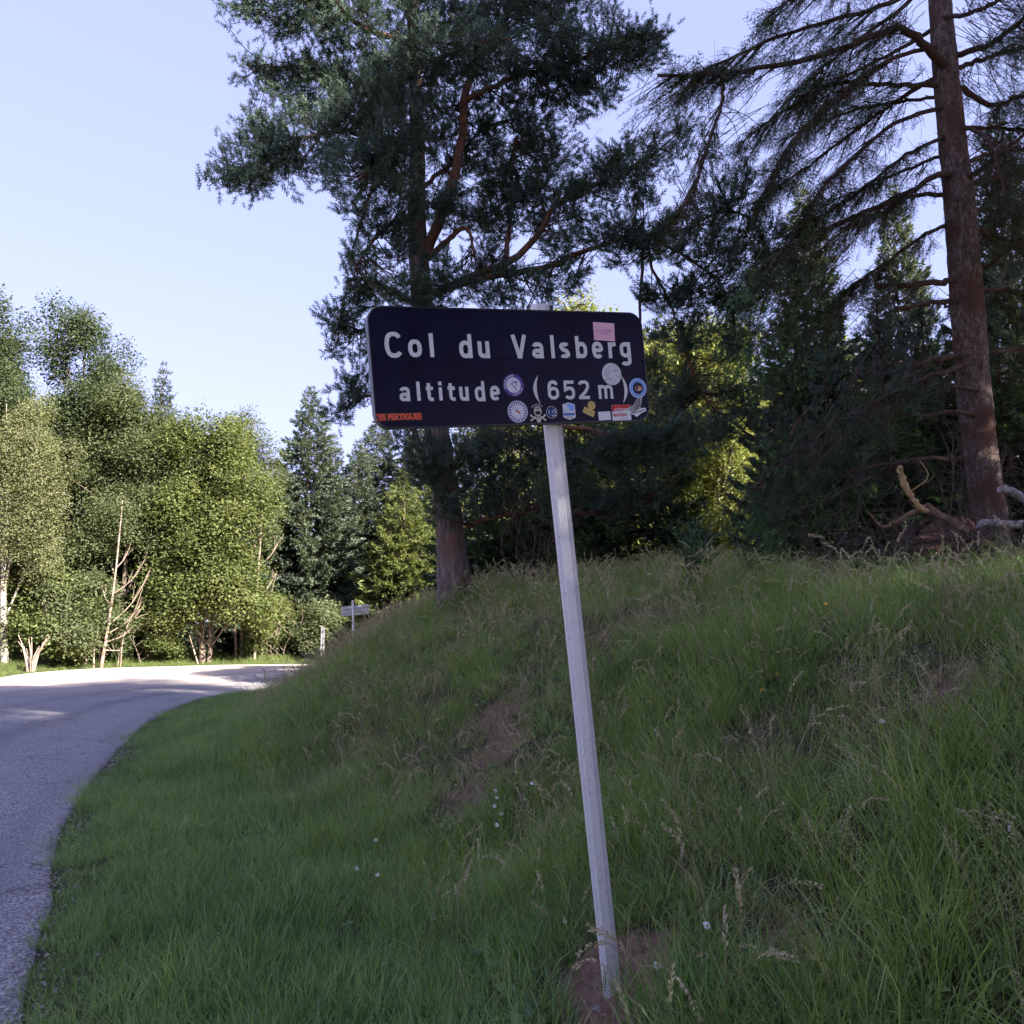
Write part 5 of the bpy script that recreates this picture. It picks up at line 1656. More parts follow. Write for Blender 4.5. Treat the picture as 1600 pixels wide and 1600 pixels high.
# rows behind, filling the wood
GB = 'trees filling the wood behind'
for i, (px, y, src, sc, lab) in enumerate((
        (-75, 40, ash, 1.04, 'tall leafy tree rising past the left picture edge'), (60, 50, fir2, 1.0, 'shaded fir behind the ash'), (140, 52, alder, 1.15, 'leafy tree behind the tall ash'), (200, 47, maple, 1.0, 'leafy tree behind the dead stem'),
        (270, 52, alder, 1.0, 'leafy tree right of the slim fir spire'), (330, 54, aspen, 1.0, 'airy tree behind the maple'), (400, 52, fir2, .72, 'short fir behind the bare pale stems'), (430, 56, aspen, .95, 'airy tree directly left of the full fir'),
        (585, 54, fir2, 1.02, 'fir just left of the sign and behind the young spruce'), (648, 52, fir2, .98, 'fir behind the big pine trunk'), (720, 55, fir, .8, 'fir seen right of the big pine trunk'), (150, 45, fir, .6, 'dark fir in the shade under the alder'),
        (360, 47, fir2, .45, 'low dark fir under the maple'), (270, 46, fir2, .45, 'low dark fir behind the maple trunk'), (90, 45, fir2, .5, 'low dark fir behind the leafy bush'), (440, 49, fir, .55, 'low dark fir at the foot of the full fir'), (20, 48, fir2, .6, 'dark fir behind the birch trunk'))):
    again(src, lab, gpt(px, y), 0.9 * i, (sc, sc, sc), GB)

# ---- sunlit trees behind the bank, seen between the pine and the spruce
GG = 'sunlit trees behind the bank'
b = gpt(900, 25)
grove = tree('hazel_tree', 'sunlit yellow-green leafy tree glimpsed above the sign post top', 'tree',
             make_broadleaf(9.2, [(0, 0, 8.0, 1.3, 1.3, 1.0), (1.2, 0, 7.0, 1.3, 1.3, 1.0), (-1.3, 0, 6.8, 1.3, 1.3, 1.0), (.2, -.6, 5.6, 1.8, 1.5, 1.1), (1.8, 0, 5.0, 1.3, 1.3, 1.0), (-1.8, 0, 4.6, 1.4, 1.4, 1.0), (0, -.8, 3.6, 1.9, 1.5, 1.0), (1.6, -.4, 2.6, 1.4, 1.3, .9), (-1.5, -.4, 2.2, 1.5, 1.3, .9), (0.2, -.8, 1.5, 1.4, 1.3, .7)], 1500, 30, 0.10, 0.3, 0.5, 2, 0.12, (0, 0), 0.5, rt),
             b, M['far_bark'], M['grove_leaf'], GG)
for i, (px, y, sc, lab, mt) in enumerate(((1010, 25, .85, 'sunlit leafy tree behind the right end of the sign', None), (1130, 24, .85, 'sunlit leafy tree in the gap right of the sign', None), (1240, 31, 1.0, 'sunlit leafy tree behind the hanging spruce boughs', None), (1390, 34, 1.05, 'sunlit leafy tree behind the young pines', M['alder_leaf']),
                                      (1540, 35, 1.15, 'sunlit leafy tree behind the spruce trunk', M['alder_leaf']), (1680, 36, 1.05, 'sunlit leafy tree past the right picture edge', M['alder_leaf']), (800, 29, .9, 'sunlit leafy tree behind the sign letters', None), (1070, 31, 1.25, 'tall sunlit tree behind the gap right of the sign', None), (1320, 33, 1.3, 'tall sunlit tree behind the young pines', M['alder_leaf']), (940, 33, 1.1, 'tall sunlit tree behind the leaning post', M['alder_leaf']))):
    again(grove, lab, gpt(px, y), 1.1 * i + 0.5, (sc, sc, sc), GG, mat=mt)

# ---- young pines and dark understorey on top of the bank
GY_ = 'young pines on the bank'


def make_young_pine(h, seed):
    r = np.random.default_rng(seed)
    gt, gc = Geo(), Geo()
    P = np.array([(0, 0, -0.2), (0.05, 0, h * .5), (0, 0, h)])
    tubes(gt, spline(P, 14), np.linspace(.06, .012, 14), 7, 0.5)
    so, sdr, bp = [], [], []
    for z in np.arange(h * 0.12, h, 0.38):
        t = z / h
        n = r.integers(4, 7)
        a0 = r.uniform(0, 6.28)
        for b_ in range(n):
            a = a0 + b_ * 6.283 / n + r.normal(0, .15)
            L = (1.35 * (1 - t) ** 0.8 + .12) * r.uniform(.7, 1.1)
            hd = np.array([math.cos(a), math.sin(a), 0])
            Q = spline(np.array([(0, 0, z), hd * L * .6 + np.array([0, 0, z + .12 * L]), hd * L + np.array([0, 0, z + .38 * L])]), 6)
            bp.append(Q)
            for _ in range(int(14 * L) + 5):
                u = r.uniform(.25, 1) * 5
                i = min(int(u), 4)
                so.append(Q[i] * (1 - u + i) + Q[i + 1] * (u - i) + r.normal(0, .07, 3))
                sdr.append(hd * .7 + np.array([0, 0, .7]) + r.normal(0, .4, 3))
    tubes(gt, np.array(bp), np.broadcast_to(np.linspace(.012, .004, 6), (len(bp), 6)), 3, 0.5)
    so, sdr = np.array(so), np.array(sdr)
    tv, tf, tt = PINE_T[seed % 3]
    scatter(gc, tv, tf, frames(sdr, None, r), so, r.uniform(.9, 1.35, len(so)), r.uniform(0, 1, len(so)), 0, tt)
    return gt, gc


yp = tree('young_pine', 'young blue-green pine left of the spruce trunk', 'pine tree', make_young_pine(5.0, 4), gpt(1400, 15.2), M['pine_twig'], M['young_pine'], GY_)
again(yp, 'young blue-green pine between the hanging boughs and the spruce trunk', gpt(1312, 16), 1.9, (.85, .85, .88), GY_)
again(yp, 'young blue-green pine behind the fallen branches', gpt(1475, 16.8), 3.3, (1, 1, 1.1), GY_)
again(yp, 'young pine low behind the hanging spruce boughs', gpt(1225, 15.6), 4.1, (.75, .75, .62), GY_)
again(yp, 'young pine at the right picture edge behind the trunk', gpt(1620, 15), 5.1, (1, 1, 1.1), GY_)
GU = 'dark spruces under the pine'
us_ = tree('understorey_spruce', 'dark low spruce right of the leaning post', 'spruce tree', make_conifer(4.6, 1.9, 20, 8, 80, 0.17, 0.14, 0.1, 0.05, rt, 0.06), gpt(985, 17.2), M['spruce_limb'], M['spruce_needle'], GU)
for i, (px, y, s1, s2, lab) in enumerate(((885, 17.8, .8, .66, 'dark low spruce directly behind the leaning post'), (800, 18.2, .8, .6, 'dark low spruce between the pine trunk and the post'), (1310, 14.0, .8, .5, 'dark low spruce behind the broken curved branch'),
                                      (1420, 13.6, 1.0, .55, 'dark low spruce behind the fallen branches'), (1510, 14.5, 1.1, .9, 'dark low spruce behind the spruce trunk foot'), (1600, 14.0, 1.1, .95, 'dark low spruce at the right picture edge'),  (745, 19, .8, .75, 'dark low spruce beside the pine trunk'))):
    again(us_, lab, gpt(px, y), 0.8 * i, (s1, s1, s2), GU)

for i, (px, y, s1, s2, lab) in enumerate(((1285, 19, .46, .62, 'dark spruce rising behind the hanging boughs'), (1440, 18.2, .38, .58, 'dark spruce rising left of the spruce trunk'), (1620, 16, .45, .62, 'dark spruce rising at the right picture edge'))):
    again(fir2, lab, gpt(px, y), 0.8 * i + .3, (s1, s1, s2), 'dark spruces behind the bank crest')

# ---- the tall roadside trees behind and beside the viewer, whose shade covers road and bank
GS = 'leafy trees beside the viewer'
SHADE = ((4.0, -7.4, 9, 'short leafy tree nearest behind the viewer'), (5.9, -5.4, 10, 'leafy tree right behind the viewer'), (7.7, -3.4, 13, 'leafy tree beside the viewer, third of the row'), (9.5, -1.4, 17, 'leafy tree beside the viewer, fourth of the row'),
         (11.3, 0.6, 21, 'tall leafy tree right of the picture, fifth of the row'), (13.1, 2.6, 25, 'tallest leafy tree right of the picture'), (14.9, 4.6, 24, 'tall leafy tree at the far end of the row'))
for i, (x, y, h, lab) in enumerate(SHADE):
    s1 = h / 17.8
    again(ash, lab, (x, y, H1(x, y)), 1.7 * i, (max(s1, 1.05), max(s1, 1.05), s1), GS)
print('pine shoots', npine, 'spruce sprays', SPRUCE_SPRAYS)
# ------------------------------------------------------------------ grass
def blade_tuft(n, hmin, hmax, rad, w, bend, seed, lean=0.25, flop=0.1):
    """Strip blades: 4 levels, tapering, bending outwards."""
    r = np.random.default_rng(seed)
    g_ = Geo()
    V_, F_, T_ = [], [], []
    for i in range(n):
        a = r.uniform(0, 6.28)
        p = np.array([math.cos(a), math.sin(a), 0]) * rad * math.sqrt(r.uniform(0, 1))
        az = a + r.normal(0, 1.0)
        h = r.uniform(hmin, hmax)
        d = np.array([math.cos(az), math.sin(az), 0])
        th0 = abs(r.normal(lean, 0.15))
        bd = abs(r.normal(bend, bend * 0.5)) + (1.2 if r.uniform() < flop else 0)
        tw = r.uniform(0, 6.28)
        sw = np.array([math.cos(tw), math.sin(tw), 0])
        ww = w * r.uniform(0.6, 1.3)
        j = len(V_)
        c = p.copy()
        lv = 4
        tint = r.uniform(0, 1)
        for q in range(lv):
            t = q / (lv - 1)
            if q:
                th = th0 + bd * t * t
                c = c + (d * math.sin(th) + np.array([0, 0, 1]) * math.cos(th)) * h / (lv - 1)
            wd = ww * 0.5 * (1 - t ** 1.8)
            if q < lv - 1:
                V_ += [c - sw * wd, c + sw * wd]
                T_ += [tint * 0.75 + 0.25 * t] * 2
            else:
                V_.append(c)
                T_.append(tint * 0.75 + 0.25)
        for q in range(lv - 2):
            a0 = j + 2 * q
            F_ += [(a0, a0 + 1, a0 + 3), (a0, a0 + 3, a0 + 2)]
        a0 = j + 2 * (lv - 2)
        F_.append((a0, a0 + 1, a0 + 2))
    g_.add(np.array(V_), np.array(F_), np.array(T_))
    return g_


def seed_tuft(n, hmin, hmax, rad, seed, head, droop, fine=0):
    """Stalks with a seed head: head = length of the panicle; fine > 0 gives airy panicles of tiny spikelets."""
    r = np.random.default_rng(seed)
    g_ = Geo()
    for i in range(n):
        a = r.uniform(0, 6.28)
        p = np.array([math.cos(a), math.sin(a), 0]) * rad * math.sqrt(r.uniform(0, 1))
        az = r.uniform(0, 6.28)
        d = np.array([math.cos(az), math.sin(az), 0])
        h = r.uniform(hmin, hmax)
        dr = abs(r.normal(droop, droop * 0.4))
        pts, c = [p], p.copy()
        for q in range(1, 9):
            th = 0.12 + dr * (q / 8) ** 3
            c = c + (d * math.sin(th) + np.array([0, 0, 1]) * math.cos(th)) * h / 8
            pts.append(c)
        P = np.array(pts)
        tubes(g_, P, np.linspace(0.0018, 0.0010, 9), 3, 0.2 + 0.3 * r.uniform())
        S = spline(P, 40)
        fr = 1 - head / h
        ns = 26 if not fine else fine
        for q in range(ns):
            t = fr + (1 - fr) * (q + r.uniform()) / ns
            k_ = min(int(t * 39), 38)
            o = S[k_]
            ax = norm(S[k_ + 1] - S[k_])
            out = norm(np.cross(ax, r.normal(0, 1, 3)))
            if fine:
                o2 = o + (out * 0.8 + ax * 0.5) * r.uniform(0.01, 0.07) * (1.2 - (t - fr) / (1 - fr))
                l, w_ = 0.007, 0.004
            else:
                o2 = o + out * 0.002
                l, w_ = 0.019 * r.uniform(.7, 1.2), 0.0042
            dd = norm(ax * 0.9 + out * 0.45)
            s_ = norm(np.cross(dd, r.normal(0, 1, 3))) * w_
            g_.add([o2 - s_ * 0.3, o2 + s_ + dd * l * .4, o2 + dd * l, o2 - s_ + dd * l * .4], [(0, 1, 2), (0, 2, 3)], 0.55 + 0.45 * r.uniform())
    return g_


def weed(seed, n=9, size=0.05):
    """Low broad-leaved rosette."""
    r = np.random.default_rng(seed)
    g_ = Geo()
    d = np.stack([np.array([math.cos(a), math.sin(a), r.uniform(.3, 1.1)]) for a in r.uniform(0, 6.28, n)])
    o = np.stack([r.normal(0, .03, n), r.normal(0, .03, n), r.uniform(0, .08, n)], 1)
    scatter(g_, LEAF_V, LEAF_F, frames(d, r.normal(0, .3, n), r), o, size * r.uniform(.6, 1.4, n), r.uniform(0, 1, n))
    return g_


def templates(name, geos, mat):
    c = bpy.data.collections.new(name)
    for i, g_ in enumerate(geos):
        me = g_.mesh(name, mat)
        o = bpy.data.objects.new(name + '_%02d' % i, me)
        c.objects.link(o)
    return c


def spread(name, label, coll, n_t, pos, rot, scl, cat):
    """One object: tufts set out over the points by geometry nodes."""
    n = len(pos)
    me = bpy.data.meshes.new(name)
    me.vertices.add(n)
    me.vertices.foreach_set('co', pos.astype(np.float32).ravel())
    a = me.attributes.new('rot', 'FLOAT_VECTOR', 'POINT')
    a.data.foreach_set('vector', rot.astype(np.float32).ravel())
    a = me.attributes.new('scl', 'FLOAT', 'POINT')
    a.data.foreach_set('value', scl.astype(np.float32))
    a = me.attributes.new('idx', 'INT', 'POINT')
    a.data.foreach_set('value', rng.integers(0, n_t, n).astype(np.int32))
    o = bpy.data.objects.new(name, me)
    COL.objects.link(o)
    ng = bpy.data.node_groups.new(name, 'GeometryNodeTree')
    ng.interface.new_socket('Geometry', in_out='INPUT', socket_type='NodeSocketGeometry')
    ng.interface.new_socket('Geometry', in_out='OUTPUT', socket_type='NodeSocketGeometry')
    N = ng.nodes
    i_, o_ = N.new('NodeGroupInput'), N.new('NodeGroupOutput')
    ci = N.new('GeometryNodeCollectionInfo')
    ci.inputs['Collection'].default_value = coll
    ci.inputs['Separate Children'].default_value = True
    ci.inputs['Reset Children'].default_value = True
    ip = N.new('GeometryNodeInstanceOnPoints')
    ip.inputs['Pick Instance'].default_value = True

    def na(nm, dt):
        q = N.new('GeometryNodeInputNamedAttribute')
        q.data_type = dt
        q.inputs['Name'].default_value = nm
        return q.outputs['Attribute']
    e2r = N.new('FunctionNodeEulerToRotation')
    L_ = ng.links
    L_.new(na('rot', 'FLOAT_VECTOR'), e2r.inputs[0])
    L_.new(i_.outputs[0], ip.inputs['Points'])
    L_.new(ci.outputs[0], ip.inputs['Instance'])
    L_.new(na('idx', 'INT'), ip.inputs['Instance Index'])
    L_.new(e2r.outputs[0], ip.inputs['Rotation'])
    L_.new(na('scl', 'FLOAT'), ip.inputs['Scale'])
    L_.new(ip.outputs[0], o_.inputs[0])
    md = o.modifiers.new('tufts', 'NODES')
    md.node_group = ng
    return tag(o, label, cat, None, 'stuff')


def cand(x0, x1, y0, y1, per_m2):
    n = int((x1 - x0) * (y1 - y0) * per_m2)
    return rng.uniform(x0, x1, n), rng.uniform(y0, y1, n)


def in_view(x, y, m=1.3):
    return (y > 1.2) & (np.abs(x) < 0.60 * y + m)


def put(x, y, dens, keep_bare=1.0):
    """Thin out the candidates by a density in 0..1."""
    k_ = rng.uniform(0, 1, len(x)) < dens
    return x[k_], y[k_]


def rots(n, tilt=0.12, lx=0.0, ly=0.0):
    return np.stack([rng.normal(lx, tilt, n), rng.normal(ly, tilt, n), rng.uniform(0, 6.283, n)], 1)


TL = templates('long_tuft', [blade_tuft(40, .16, .50, .13, .0056, 1.0, 100 + i, .32, .2) for i in range(6)], M['grass'])
TV = templates('verge_tuft', [blade_tuft(44, .07, .22, .13, .0052, .6, 120 + i, .28, .05) for i in range(6)], M['verge'])
TC = templates('coarse_tuft', [blade_tuft(26, .14, .34, .08, .0075, 1.0, 130 + i, .25, .2) for i in range(4)], M['verge'])
TD = templates('dry_tuft', [blade_tuft(22, .08, .30, .12, .0036, .8, 140 + i, .5, .3) for i in range(5)], M['dry_grass'])
TT = templates('thatch_tuft', [blade_tuft(24, .05, .15, .12, .0036, .5, 150 + i, 1.15, .2) for i in range(4)], M['litter'])
TS = templates('seed_stalk', [seed_tuft(4, .38, .68, .10, 160 + i, .12, .9) for i in range(5)] + [seed_tuft(3, .40, .72, .10, 170 + i, .14, 1.9) for i in range(4)], M['dry_grass'])
TF = templates('airy_stalk', [seed_tuft(4, .35, .62, .10, 180 + i, .20, .4, 34) for i in range(4)], M['dry_grass'])
TW = templates('weed_rosette', [weed(190 + i) for i in range(4)], M['verge'])


def on(x, y):
    return np.stack([x, y, height(x, y) - 0.012], 1)


def region(per, y0, y1, x0=-13, x1=16):
    x, y = cand(x0, x1, y0, y1, per)
    m_ = in_view(x, y)
    x, y = x[m_], y[m_]
    return x, y, poly_dist(x, y, INNER)


def gather(bands):
    X, Y, D_ = [], [], []
    for per, y0, y1 in bands:
        x, y, d = region(per, y0, y1)
        X.append(x)
        Y.append(y)
        D_.append(d)
    return np.concatenate(X), np.concatenate(Y), np.concatenate(D_)


# long grass on the bank
X, Y, D_ = gather([(100, 1.2, 6), (80, 6, 9), (64, 9, 13), (38, 13, 20), (20, 20, 34)])
toe = 1.75 - 0.55 * sstep(8, 13, Y) + 0.25 * vnoise(X, Y, 0.8)
fl = np.clip(1.15 - sstep(8.5, 11.0, D_ + 0.8 * vnoise(X, Y, 1.5)) * 0.92, 0, 1)
den = sstep(-0.15, 0.5, D_ - toe) * (1 - np.clip(bare(X, Y) * 1.15, 0, 0.97)) * fl
den *= 0.62 + 0.38 * sstep(-0.4, 0.3, vnoise(X + 4, Y, 0.55))
x, y = put(X, Y, den)
hs = 0.72 + 0.32 * vnoise(x, y, 1.1) + 0.55 * sstep(4.3, 6.5, poly_dist(x, y, INNER)) * (1 - sstep(9, 11, poly_dist(x, y, INNER)))
hs = np.clip(hs * (1 - 0.35 * bare(x, y)), 0.35, 1.35) * rng.uniform(.75, 1.25, len(x))
spread('long_grass', 'long uncut green grass covering the bank', TL, 6, on(x, y), rots(len(x), .16, .06, -.08), hs, 'grass')
nlong = len(x)
# dry blades among it
X, Y, D_ = gather([(70, 1.2, 6), (55, 6, 10), (45, 10, 16), (22, 16, 34)])
mid = np.exp(-((D_ - 2.4) / 1.0) ** 2) * 0.5 * sstep(6, 9, Y)
den = sstep(1.4, 2.0, D_) * (0.20 + 0.30 * sstep(0.0, 0.5, vnoise(X + 2, Y + 7, 1.2)) + 0.7 * np.clip(bare(X, Y), 0, .8) + mid + 0.5 * sstep(14, 19, Y)) * (1 - sstep(11, 14, D_) * .7) * (1 - sstep(0.75, 1.0, bare(X, Y)) * 0.9)
x, y = put(X, Y, den)
spread('dry_grass', 'dry straw-coloured grass between the green blades', TD, 5, on(x, y), rots(len(x), .25), rng.uniform(.7, 1.4, len(x)), 'grass')
# matted thatch and litter
X, Y, D_ = gather([(110, 1.2, 8), (70, 8, 16), (25, 16, 26)])
den = sstep(1.3, 2.0, D_) * (0.12 + 0.85 * np.clip(bare(X, Y), 0, 1) * (1 - 0.6 * sstep(.95, 1.2, bare(X, Y))) + 0.55 * sstep(9, 11, D_))
x, y = put(X, Y, den)
spread('thatch', 'brown matted grass and twig litter on the worn spots', TT, 4, on(x, y), rots(len(x), .2), rng.uniform(.8, 1.7, len(x)), 'dead grass')
# seed stalks
X, Y, D_ = gather([(13, 1.2, 6), (17, 6, 10), (20, 10, 18), (15, 18, 34)])
den = sstep(1.7, 2.3, D_) * (0.35 + 0.65 * sstep(-.1, .5, vnoise(X + 6, Y, 1.4)) + 0.6 * sstep(12, 16, Y)) * (1 - sstep(9, 11, D_)) * (1 - .6 * np.clip(bare(X, Y), 0, 1))
x, y = put(X, Y, den)
spread('seed_stalks', 'tall straw-coloured seeding grass stalks on the bank', TS, 9, on(x, y), rots(len(x), .14, .05, -.06), rng.uniform(.65, 1.15, len(x)), 'grass')
X, Y, D_ = gather([(16, 1.2, 5), (9, 5, 9), (7, 9, 16)])
den = sstep(2.2, 3.0, D_) * (0.15 + 0.85 * sstep(0.1, .6, vnoise(X + 11, Y + 3, 1.0))) * (1 - sstep(9, 11, D_))
x, y = put(X, Y, den)
spread('airy_grass', 'fine airy grass heads with tiny pale spikelets', TF, 4, on(x, y), rots(len(x), .12), rng.uniform(.6, 1.0, len(x)), 'grass')
# mown verge
X, Y, D_ = gather([(140, 1.2, 7), (105, 7, 12), (65, 12, 20), (30, 20, 30)])
edge = 0.10 + 0.12 * vnoise(X, Y, 0.5) + 0.10 * vnoise(X, Y, 0.2)
den = sstep(-0.30, 0.05, D_ - edge) * (1 - sstep(2.1, 2.9, D_)) * (1 - np.clip(bare(X, Y) * 1.2, 0, .96))
x, y = put(X, Y, den)
d_ = poly_dist(x, y, INNER)
spread('verge_grass', 'short green grass on the roadside verge', TV, 6, on(x, y), rots(len(x), .14), (0.55 + .5 * sstep(.1, 1.0, d_) + .28 * vnoise(x, y, .6)) * rng.uniform(.75, 1.2, len(x)), 'grass')
X, Y, D_ = gather([(52, 1.2, 6), (28, 6, 12), (14, 12, 20)])
den = sstep(.35, .9, D_) * (1 - .5 * sstep(3.6, 5.6, D_)) * (1 - sstep(8, 9, D_)) * sstep(-.3, .5, vnoise(X + 3, Y + 1, .8)) * (1 - np.clip(bare(X, Y) * 1.2, 0, .98))
x, y = put(X, Y, den)
spread('coarse_grass', 'broad-bladed coarse grass tufts near the foot of the bank', TC, 4, on(x, y), rots(len(x), .15), rng.uniform(.6, 1.05, len(x)), 'grass')
X, Y, D_ = gather([(26, 1.2, 7), (12, 7, 12)])
den = sstep(.3, .9, D_) * (.25 + .6 * sstep(0, .5, vnoise(X + 13, Y + 1, .7)))
x, y = put(X, Y, den)
spread('weeds', 'small broad-leaved weeds low in the grass', TW, 4, on(x, y), rots(len(x), .15), rng.uniform(.5, 1.1, len(x)), 'weeds')
# grass strip across the road, and the tussocks where the road bends away
x, y = cand(-34, 8, 30, 52, 26)
o_ = -poly_dist(x, y, OUTER)
m_ = (o_ > 0.05) & (o_ < 6) & (np.abs(x) < .62 * y + 2)
x, y, o_ = x[m_], y[m_], o_[m_]
TG = templates('far_tuft', [blade_tuft(30, .12, .42, .2, .012, .6, 200 + i, .25, .1) for i in range(4)], M['far_grass'])
spread('far_grass', 'sunlit grass strip along the far side of the road', TG, 4, on(x, y), rots(len(x), .12), (.45 + .5 * sstep(.3, 2.5, o_)) * rng.uniform(.8, 1.4, len(x)), 'grass')
print('tufts', nlong)
# ------------------------------------------------------------------ smaller things
# far sign seen from behind, on the road bend
b = at(556, 1003, 33)
b[2] = H1(b[0], b[1])
far = empty('road_sign', b)
tag(far, 'small distant grey sign board on a thin post at the bend', 'sign')
top = at(551, 938, 33)
g = Geo()
tubes(g, np.array([b + [0, 0, -.2], top]), np.array([.035, .035]), 8, cap=True)
g.build('post', M['aluminium'], far, smooth=True)
g = Geo()
c = [at(533, 948, 33.0), at(576, 944, 33.4), at(576, 959, 33.4), at(533, 963, 33.0)]
n_ = norm(np.cross(c[1] - c[0], c[3] - c[0])) * 0.03
c = np.array(c) + np.array([0, .05, 0])
V8 = np.concatenate([c, c + n_ * np.sign(n_[1])])
g.add(V8, [(0, 1, 2, 3), (7, 6, 5, 4), (0, 4, 5, 1), (1, 5, 6, 2), (2, 6, 7, 3), (3, 7, 4, 0)])
g.build('board', plain('board_back', (0.62, 0.60, 0.55), 0.6, 0.3, 0, .2, 5), far)
g = Geo()
for t in (.3, .7):
    p0, p1 = c[0] * (1 - t) + c[3] * t, c[1] * (1 - t) + c[2] * t
    tubes(g, np.array([p0 + [0.05, -.02, 0], p1 + [-.05, -.02, 0]]), np.array([.012, .012]), 4, cap=True)
g.build('rail', M['edge_metal'], far)
# grey marker post left of it, and a red and white one on the bank crest
b = at(502, 1020, 30)
b[2] = H1(b[0], b[1])
o = empty('marker_post', b)
tag(o, 'slim grey double marker post left of the distant sign', 'marker post')
for dx in (0, .07):
    g = Geo()
    h_ = at(502, 978 + dx * 40, 30)[2] - b[2]
    box(g, b + [dx - .025, -.02, -.1], b + [dx + .025, .02, h_])
    g.build('stake', M['edge_metal'], o)
b = at(643, 968, 22)
b[2] = H1(b[0], b[1])
o = empty('boundary_stake', b)
tag(o, 'tiny white stake with a red band on the bank crest beside the pine', 'stake')
zt = at(643, 951, 22)[2] - b[2]
for q, (z0, z1, cc) in enumerate(((-.1, zt * .55, 'white'), (zt * .55 + .001, zt * .75, 'red'), (zt * .75 + .001, zt, 'white'))):
    g = Geo()
    box(g, b + [-.05, -.05, z0], b + [.05, .05, z1])
    g.build('band', IK[cc], o)

# fallen branches and logs at the right
def rod(name, label, pts, w0, w1, mat, cat, D=9.6, n=26, twigs=0, sides=10, tl=.35, group='fallen wood under the spruce'):
    P = np.array([at(x, y, D + dd) for x, y, dd in pts])
    o_ = empty(name, P[0])
    S = spline(P, n)
    S[1:-1] += rng.normal(0, .006, S[1:-1].shape)
    g_ = Geo()
    s_ = D / F
    tubes(g_, S, np.linspace(w0 * s_ / 2, w1 * s_ / 2, n), sides, .5, 0, True, .11)
    g_.build('stem', mat, o_, smooth=True)
    for _ in range(twigs):
        i = rng.integers(2, n - 1)
        d = norm(rng.normal(0, 1, 3) + np.array([0, 0, .5])) * rng.uniform(.4, 1.3) * tl
        Q = spline(np.array([S[i], S[i] + d * .5 + rng.normal(0, .05, 3), S[i] + d + rng.normal(0, .05, 3)]), 8)
        g_ = Geo()
        tubes(g_, Q, np.linspace(.008, .002, 8), 5, .5)
        for _ in range(2):
            j = rng.integers(2, 7)
            d2 = norm(d + rng.normal(0, .3, 3)) * .18
            tubes(g_, spline(np.array([Q[j], Q[j] + d2 * .5 + rng.normal(0, .02, 3), Q[j] + d2]), 5), np.linspace(.004, .0012, 5), 4, .5)
        g_.build('twig', mat, o_, smooth=True)
    return tag(o_, label, cat, group)


rod('fallen_branch', 'curved broken branch with a pale peeled end', [(1404, 730, 0), (1412, 752, 0), (1424, 775, .05), (1440, 795, .1), (1458, 800, .2)], 11, 8, M['pale_wood'], 'branch', twigs=2)
rod('fallen_branch', 'thick brown fallen branch sloping down to the right', [(1446, 790, .2), (1470, 806, .1), (1500, 822, 0), (1530, 845, -.1), (1562, 862, -.2), (1600, 872, -.2), (1660, 880, -.2)], 13, 14, M['brown_wood'], 'branch', twigs=7)
rod('fallen_branch', 'grey-brown fallen branch leaning left below the curved one', [(1452, 790, .2), (1425, 802, .1), (1400, 816, 0), (1380, 824, 0), (1372, 818, 0), (1356, 800, 0)], 10, 3, M['brown_wood'], 'branch', twigs=4)
rod('fallen_log', 'pale barkless log lying beside the spruce foot', [(1528, 820, 0), (1545, 817, 0), (1570, 820, 0), (1610, 817, .1), (1670, 818, .2)], 11, 14, M['grey_wood'], 'log')
rod('fallen_log', 'pale barkless log tilted above the other one at the right edge', [(1562, 764, .1), (1580, 768, .1), (1610, 785, .1), (1660, 805, .2)], 12, 13, M['grey_wood'], 'log')
rod('fallen_branch', 'dark thin branch lying across the bottom of the pile', [(1420, 842, .1), (1450, 846, 0), (1480, 842, 0), (1520, 846, 0), (1560, 838, .1)], 7, 5, M['spruce_limb'], 'branch', twigs=6)
rod('fallen_branch', 'second dark branch low in the pile', [(1410, 862, 0), (1450, 860, 0), (1500, 864, 0), (1540, 856, .1)], 6, 4, M['spruce_limb'], 'branch', twigs=6)
rod('fallen_branch', 'long thin twiggy branch trailing left of the pile', [(1360, 745, .5), (1330, 760, .4), (1290, 780, .3), (1240, 800, .2)], 4, 2, M['dead_twig'], 'branch', twigs=9)
rod('fallen_branch', 'thin stick lying in the grass at the right', [(1450, 912, -1.2), (1490, 905, -1.3), (1530, 902, -1.4), (1560, 910, -1.5)], 5, 4, M['grey_wood'], 'branch', 9.6, twigs=3)
# reddish stump behind the pile
b = at(1478, 852, 11.0)
b[2] = at(1478, 862, 11.0)[2]
o = empty('tree_stump', b)
tag(o, 'reddish cut stump behind the fallen branches', 'stump')
a = np.linspace(0, 2 * math.pi, 18, endpoint=False)
rr = .27 * (1 + .1 * np.sin(3 * a) + rng.normal(0, .03, 18))
rings = []
for z, k_ in ((-.5, 1.35), (.05, 1.15), (.18, 1.0), (.30, .98)):
    rings.append(b + np.stack([rr * k_ * np.cos(a), rr * k_ * np.sin(a), np.full(18, z) - .10 * (z > .25) * np.sin(a)], 1))
g = Geo()
i = np.arange(18)
g.add(np.concatenate(rings), np.concatenate([np.stack([q * 18 + i, q * 18 + (i + 1) % 18, (q + 1) * 18 + (i + 1) % 18, (q + 1) * 18 + i], 1) for q in range(3)]))
g.build('bark', M['brown_wood'], o, smooth=True)
g = Geo()
g.ngon(rings[-1] + np.array([0, 0, .002]))
g.build('cut_face', M['red_wood'], o)
